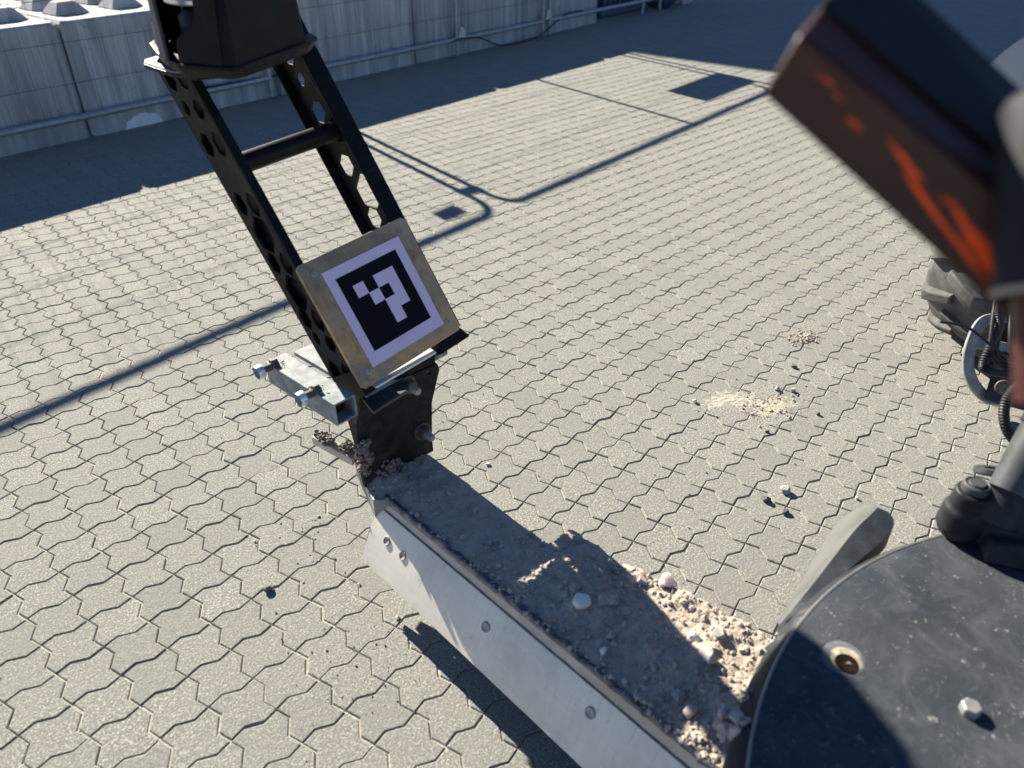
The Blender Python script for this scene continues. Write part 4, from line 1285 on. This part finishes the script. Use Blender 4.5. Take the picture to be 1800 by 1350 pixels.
# orange glints painted as colour on a sheet over that face, carried by its points
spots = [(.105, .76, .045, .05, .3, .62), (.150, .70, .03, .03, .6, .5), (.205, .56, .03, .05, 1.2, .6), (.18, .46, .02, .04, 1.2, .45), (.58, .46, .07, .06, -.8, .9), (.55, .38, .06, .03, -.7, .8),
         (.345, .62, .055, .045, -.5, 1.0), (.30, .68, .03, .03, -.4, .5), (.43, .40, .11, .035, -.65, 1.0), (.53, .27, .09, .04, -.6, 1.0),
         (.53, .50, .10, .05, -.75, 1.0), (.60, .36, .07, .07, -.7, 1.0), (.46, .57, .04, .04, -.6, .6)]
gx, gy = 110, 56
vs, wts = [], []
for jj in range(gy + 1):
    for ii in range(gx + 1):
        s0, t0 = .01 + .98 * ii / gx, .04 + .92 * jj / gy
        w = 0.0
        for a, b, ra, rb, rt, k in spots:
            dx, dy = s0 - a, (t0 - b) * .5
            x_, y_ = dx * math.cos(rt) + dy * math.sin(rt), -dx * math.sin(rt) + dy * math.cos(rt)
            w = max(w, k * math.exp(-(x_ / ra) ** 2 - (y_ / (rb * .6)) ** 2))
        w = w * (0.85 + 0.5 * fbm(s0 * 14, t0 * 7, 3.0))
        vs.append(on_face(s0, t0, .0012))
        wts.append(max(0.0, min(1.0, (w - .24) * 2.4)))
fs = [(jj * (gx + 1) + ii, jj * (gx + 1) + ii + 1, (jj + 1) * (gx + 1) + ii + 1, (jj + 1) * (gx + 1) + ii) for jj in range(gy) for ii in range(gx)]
lens = link_mesh('painted_glints', vs, fs, M['boom_glints'], mc)
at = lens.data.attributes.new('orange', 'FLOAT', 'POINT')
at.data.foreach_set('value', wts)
ue = [upp[0].lerp(ri[0], .12), upp[1].lerp(ri[1], .12)]
fr = (upp[0] - ri[0]).normalized()
nb = (upp[1] - upp[0]).normalized()
up_n = nb.cross(fr).normalized()
if up_n.dot(Vector((-.22, -2.5, 1.6)) - ri[0]) < 0: up_n = -up_n
MB().hexa([ri[0].lerp(upp[0], k) + up_n * l for k, l in ((.30, -.001), (.97, -.001), (.97, .003), (.30, .003))],
          [ri[1].lerp(upp[1], k) + up_n * l for k, l in ((.30, -.001), (.97, -.001), (.97, .003), (.30, .003))]).build('boom_side_plate', M['boom_black'], bo, bevel=.001)
# black sleeve at the right edge with its grey ring
ca, cb_ = Vector((.372, -2.362, 1.500)), Vector((.316, -2.416, 1.385))
MB().tube([ca.lerp(cb_, .10), ca.lerp(cb_, .13), ca.lerp(cb_, .2), cb_], [.020, .029, .0345, .0345], 40).build('boom_sleeve', M['boom_black'], mc, smooth=60)
MB().lathe([(.033, -.003), (.0365, 0), (.033, .003)], 40, cb_, cb_ - ca).build('sleeve_ring', M['ring_grey'], mc, smooth=60)
MB().tube([cb_, cb_ + (cb_ - ca) * .5], [.024, .022], 24).build('sleeve_rod', M['boom'], mc, smooth=60)
# pale mudguard behind the boom
gf = [(1.53, -1.955, 1.26), (1.556, -1.982, 1.293), (1.614, -2.001, 1.332), (1.714, -2.057, 1.374)]
m = MB()
vs, fs = [], []
pth = smooth_path([(1.50, -1.95, 1.16), (1.535, -1.965, 1.255), (1.575, -1.99, 1.315), (1.65, -2.03, 1.352), (1.80, -2.11, 1.37)], 6)
sidev = Vector((.25, -.45, -.30))
for p in pth: vs += [p, p + sidev, p + sidev - Vector((.0, .0, .012)), p - Vector((0, 0, .012))]
for i in range(len(pth) - 1):
    for k in range(4): fs.append((i * 4 + k, i * 4 + (k + 1) % 4, i * 4 + 4 + (k + 1) % 4, i * 4 + 4 + k))
m.add(vs, fs)
m.build('mudguard', M['grey_fender'], mc, smooth=50)

# ------------------------------------------------------------------ loose stones, sand and rubble on the paving
def mound(cx, cy_, rx, ry, h, rot, seed, mat, label):
    m = MB()
    n = 100
    vs, fs = [], []
    for j in range(n + 1):
        for i in range(n + 1):
            u, v = i / n * 2 - 1, j / n * 2 - 1
            x, y = u * rx * 2.2, v * ry * 2.2
            rr = math.hypot(u * 2.2, v * 2.2) + .45 * fbm(u * 2.1 + seed, v * 2.1, 0)
            z = h * (1 - rr) + h * .9 * fbm(u * 8 + seed, v * 8, 2) + h * .8 * fbm(u * 24 + seed, v * 24, 3)
            vs.append((cx + x * math.cos(rot) - y * math.sin(rot), cy_ + x * math.sin(rot) + y * math.cos(rot), z))
    ok = [k for k, p in enumerate(vs) if p[2] > -.0015]
    okset = set(ok)
    for j in range(n):
        for i in range(n):
            f = (j * (n + 1) + i, j * (n + 1) + i + 1, (j + 1) * (n + 1) + i + 1, (j + 1) * (n + 1) + i)
            if all(k in okset for k in f): fs.append(f)
    used_ = sorted({k for f in fs for k in f})
    mp_ = {k: i for i, k in enumerate(used_)}
    o = link_mesh('sand_patch', [vs[k] for k in used_], [tuple(mp_[k] for k in f) for f in fs], mat, org=(cx, cy_, 0), smooth=180)
    return tag(o, label, 'sand', None, 'stuff')
mound(1.915, -1.365, .070, .040, .0016, -.55, 1.0, M['pale_sand'], 'spill of pale sand on the paving right of the mast')
mound(2.03, -1.50, .06, .03, .0012, -.5, 5.0, M['sand'], 'thin spread of grey grit next to the pale sand spill')
mound(2.53, -1.315, .055, .035, .007, -.3, 13.0, M['gravel'], 'small crumbly heap of grit in front of the tyre')
def scatter(cx, cy_, sx_, sy_, n, rmin, rmax, seed, name, mat, label):
    q = random.Random(seed)
    m = MB()
    for k in range(n):
        r = min(rmax, rmin * (1 + q.expovariate(1.1)))
        m.add(*stone_verts((q.gauss(cx, sx_), q.gauss(cy_, sy_), r * .45), r, seed * 1000 + k, False, .75))
    tag(m.build(name, mat), label, 'grit', None, 'stuff')
scatter(2.00, -1.47, .075, .05, 170, .0015, .008, 21, 'grit', M['gravel'], 'loose grit thrown around the pale sand spill')
scatter(2.53, -1.315, .035, .022, 150, .0022, .009, 22, 'grit', M['gravel'], 'coarse grit on the small heap before the tyre')
scatter(.33, -1.35, .10, .13, 90, .001, .0035, 23, 'grit', M['dark_stone'], 'dark specks of grit on the paving left of the blade')
scatter(1.5, -1.5, .55, .35, 200, .0008, .0035, 24, 'grit', M['dark_stone'], 'dark specks of grit on the paving before the machine')
scatter(1.0, -.6, 1.2, .7, 160, .0008, .003, 25, 'grit', M['dark_stone'], 'tiny dark crumbs spread over the sunlit paving')
scatter(.45, -.93, .07, .10, 80, .001, .005, 26, 'grit', M['gravel'], 'grit fallen from the end of the blade')
for i, (x, y, r, mt, lab) in enumerate([(1.551, -1.741, .017, 'dark_stone', 'dark stone on the paving, left of three beyond the blade'),
        (1.630, -1.762, .018, 'grey_stone', 'pale stone on the paving, farthest of three beyond the blade'),
        (1.543, -1.812, .012, 'dark_stone', 'small dark stone on the paving, nearest of three beyond the blade'),
        (2.118, -1.444, .013, 'grey_stone', 'grey stone in the grit beside the sand spill'),
        (2.150, -1.490, .013, 'grey_stone', 'grey pebble just outside the grit towards the tyre'),
        (2.307, -1.406, .014, 'dark_stone', 'single dark pebble between the grit heap and the sand spill'),
        (1.830, -1.280, .012, 'white_stone', 'white pebble at the left edge of the sand spill'),
        (1.76, -1.93, .008, 'white_stone', 'little white pebble on the paving above the rounded fin'),
        (.276, -1.016, .014, 'dark_stone', 'dark stone on the paving left of the blade'),
        (2.08, -1.63, .011, 'dark_stone', 'dark chip on the paving below the grit'),
        (1.86, -1.56, .009, 'dark_stone', 'dark chip on the paving between the sand spill and the fin'),
        (1.05, -1.03, .008, 'white_stone', 'tiny white pebble just right of the dark bracket plate'),
        (.47, -1.33, .007, 'grey_stone', 'small round pebble in the shadow edge under the blade')]):
    vs, fs = stone_verts((x, y, r * .5), r, i + 300, True, .8)
    tag(link_mesh('stone', vs, fs, M[mt], smooth=25), lab, 'stone', 'loose stones on the paving')
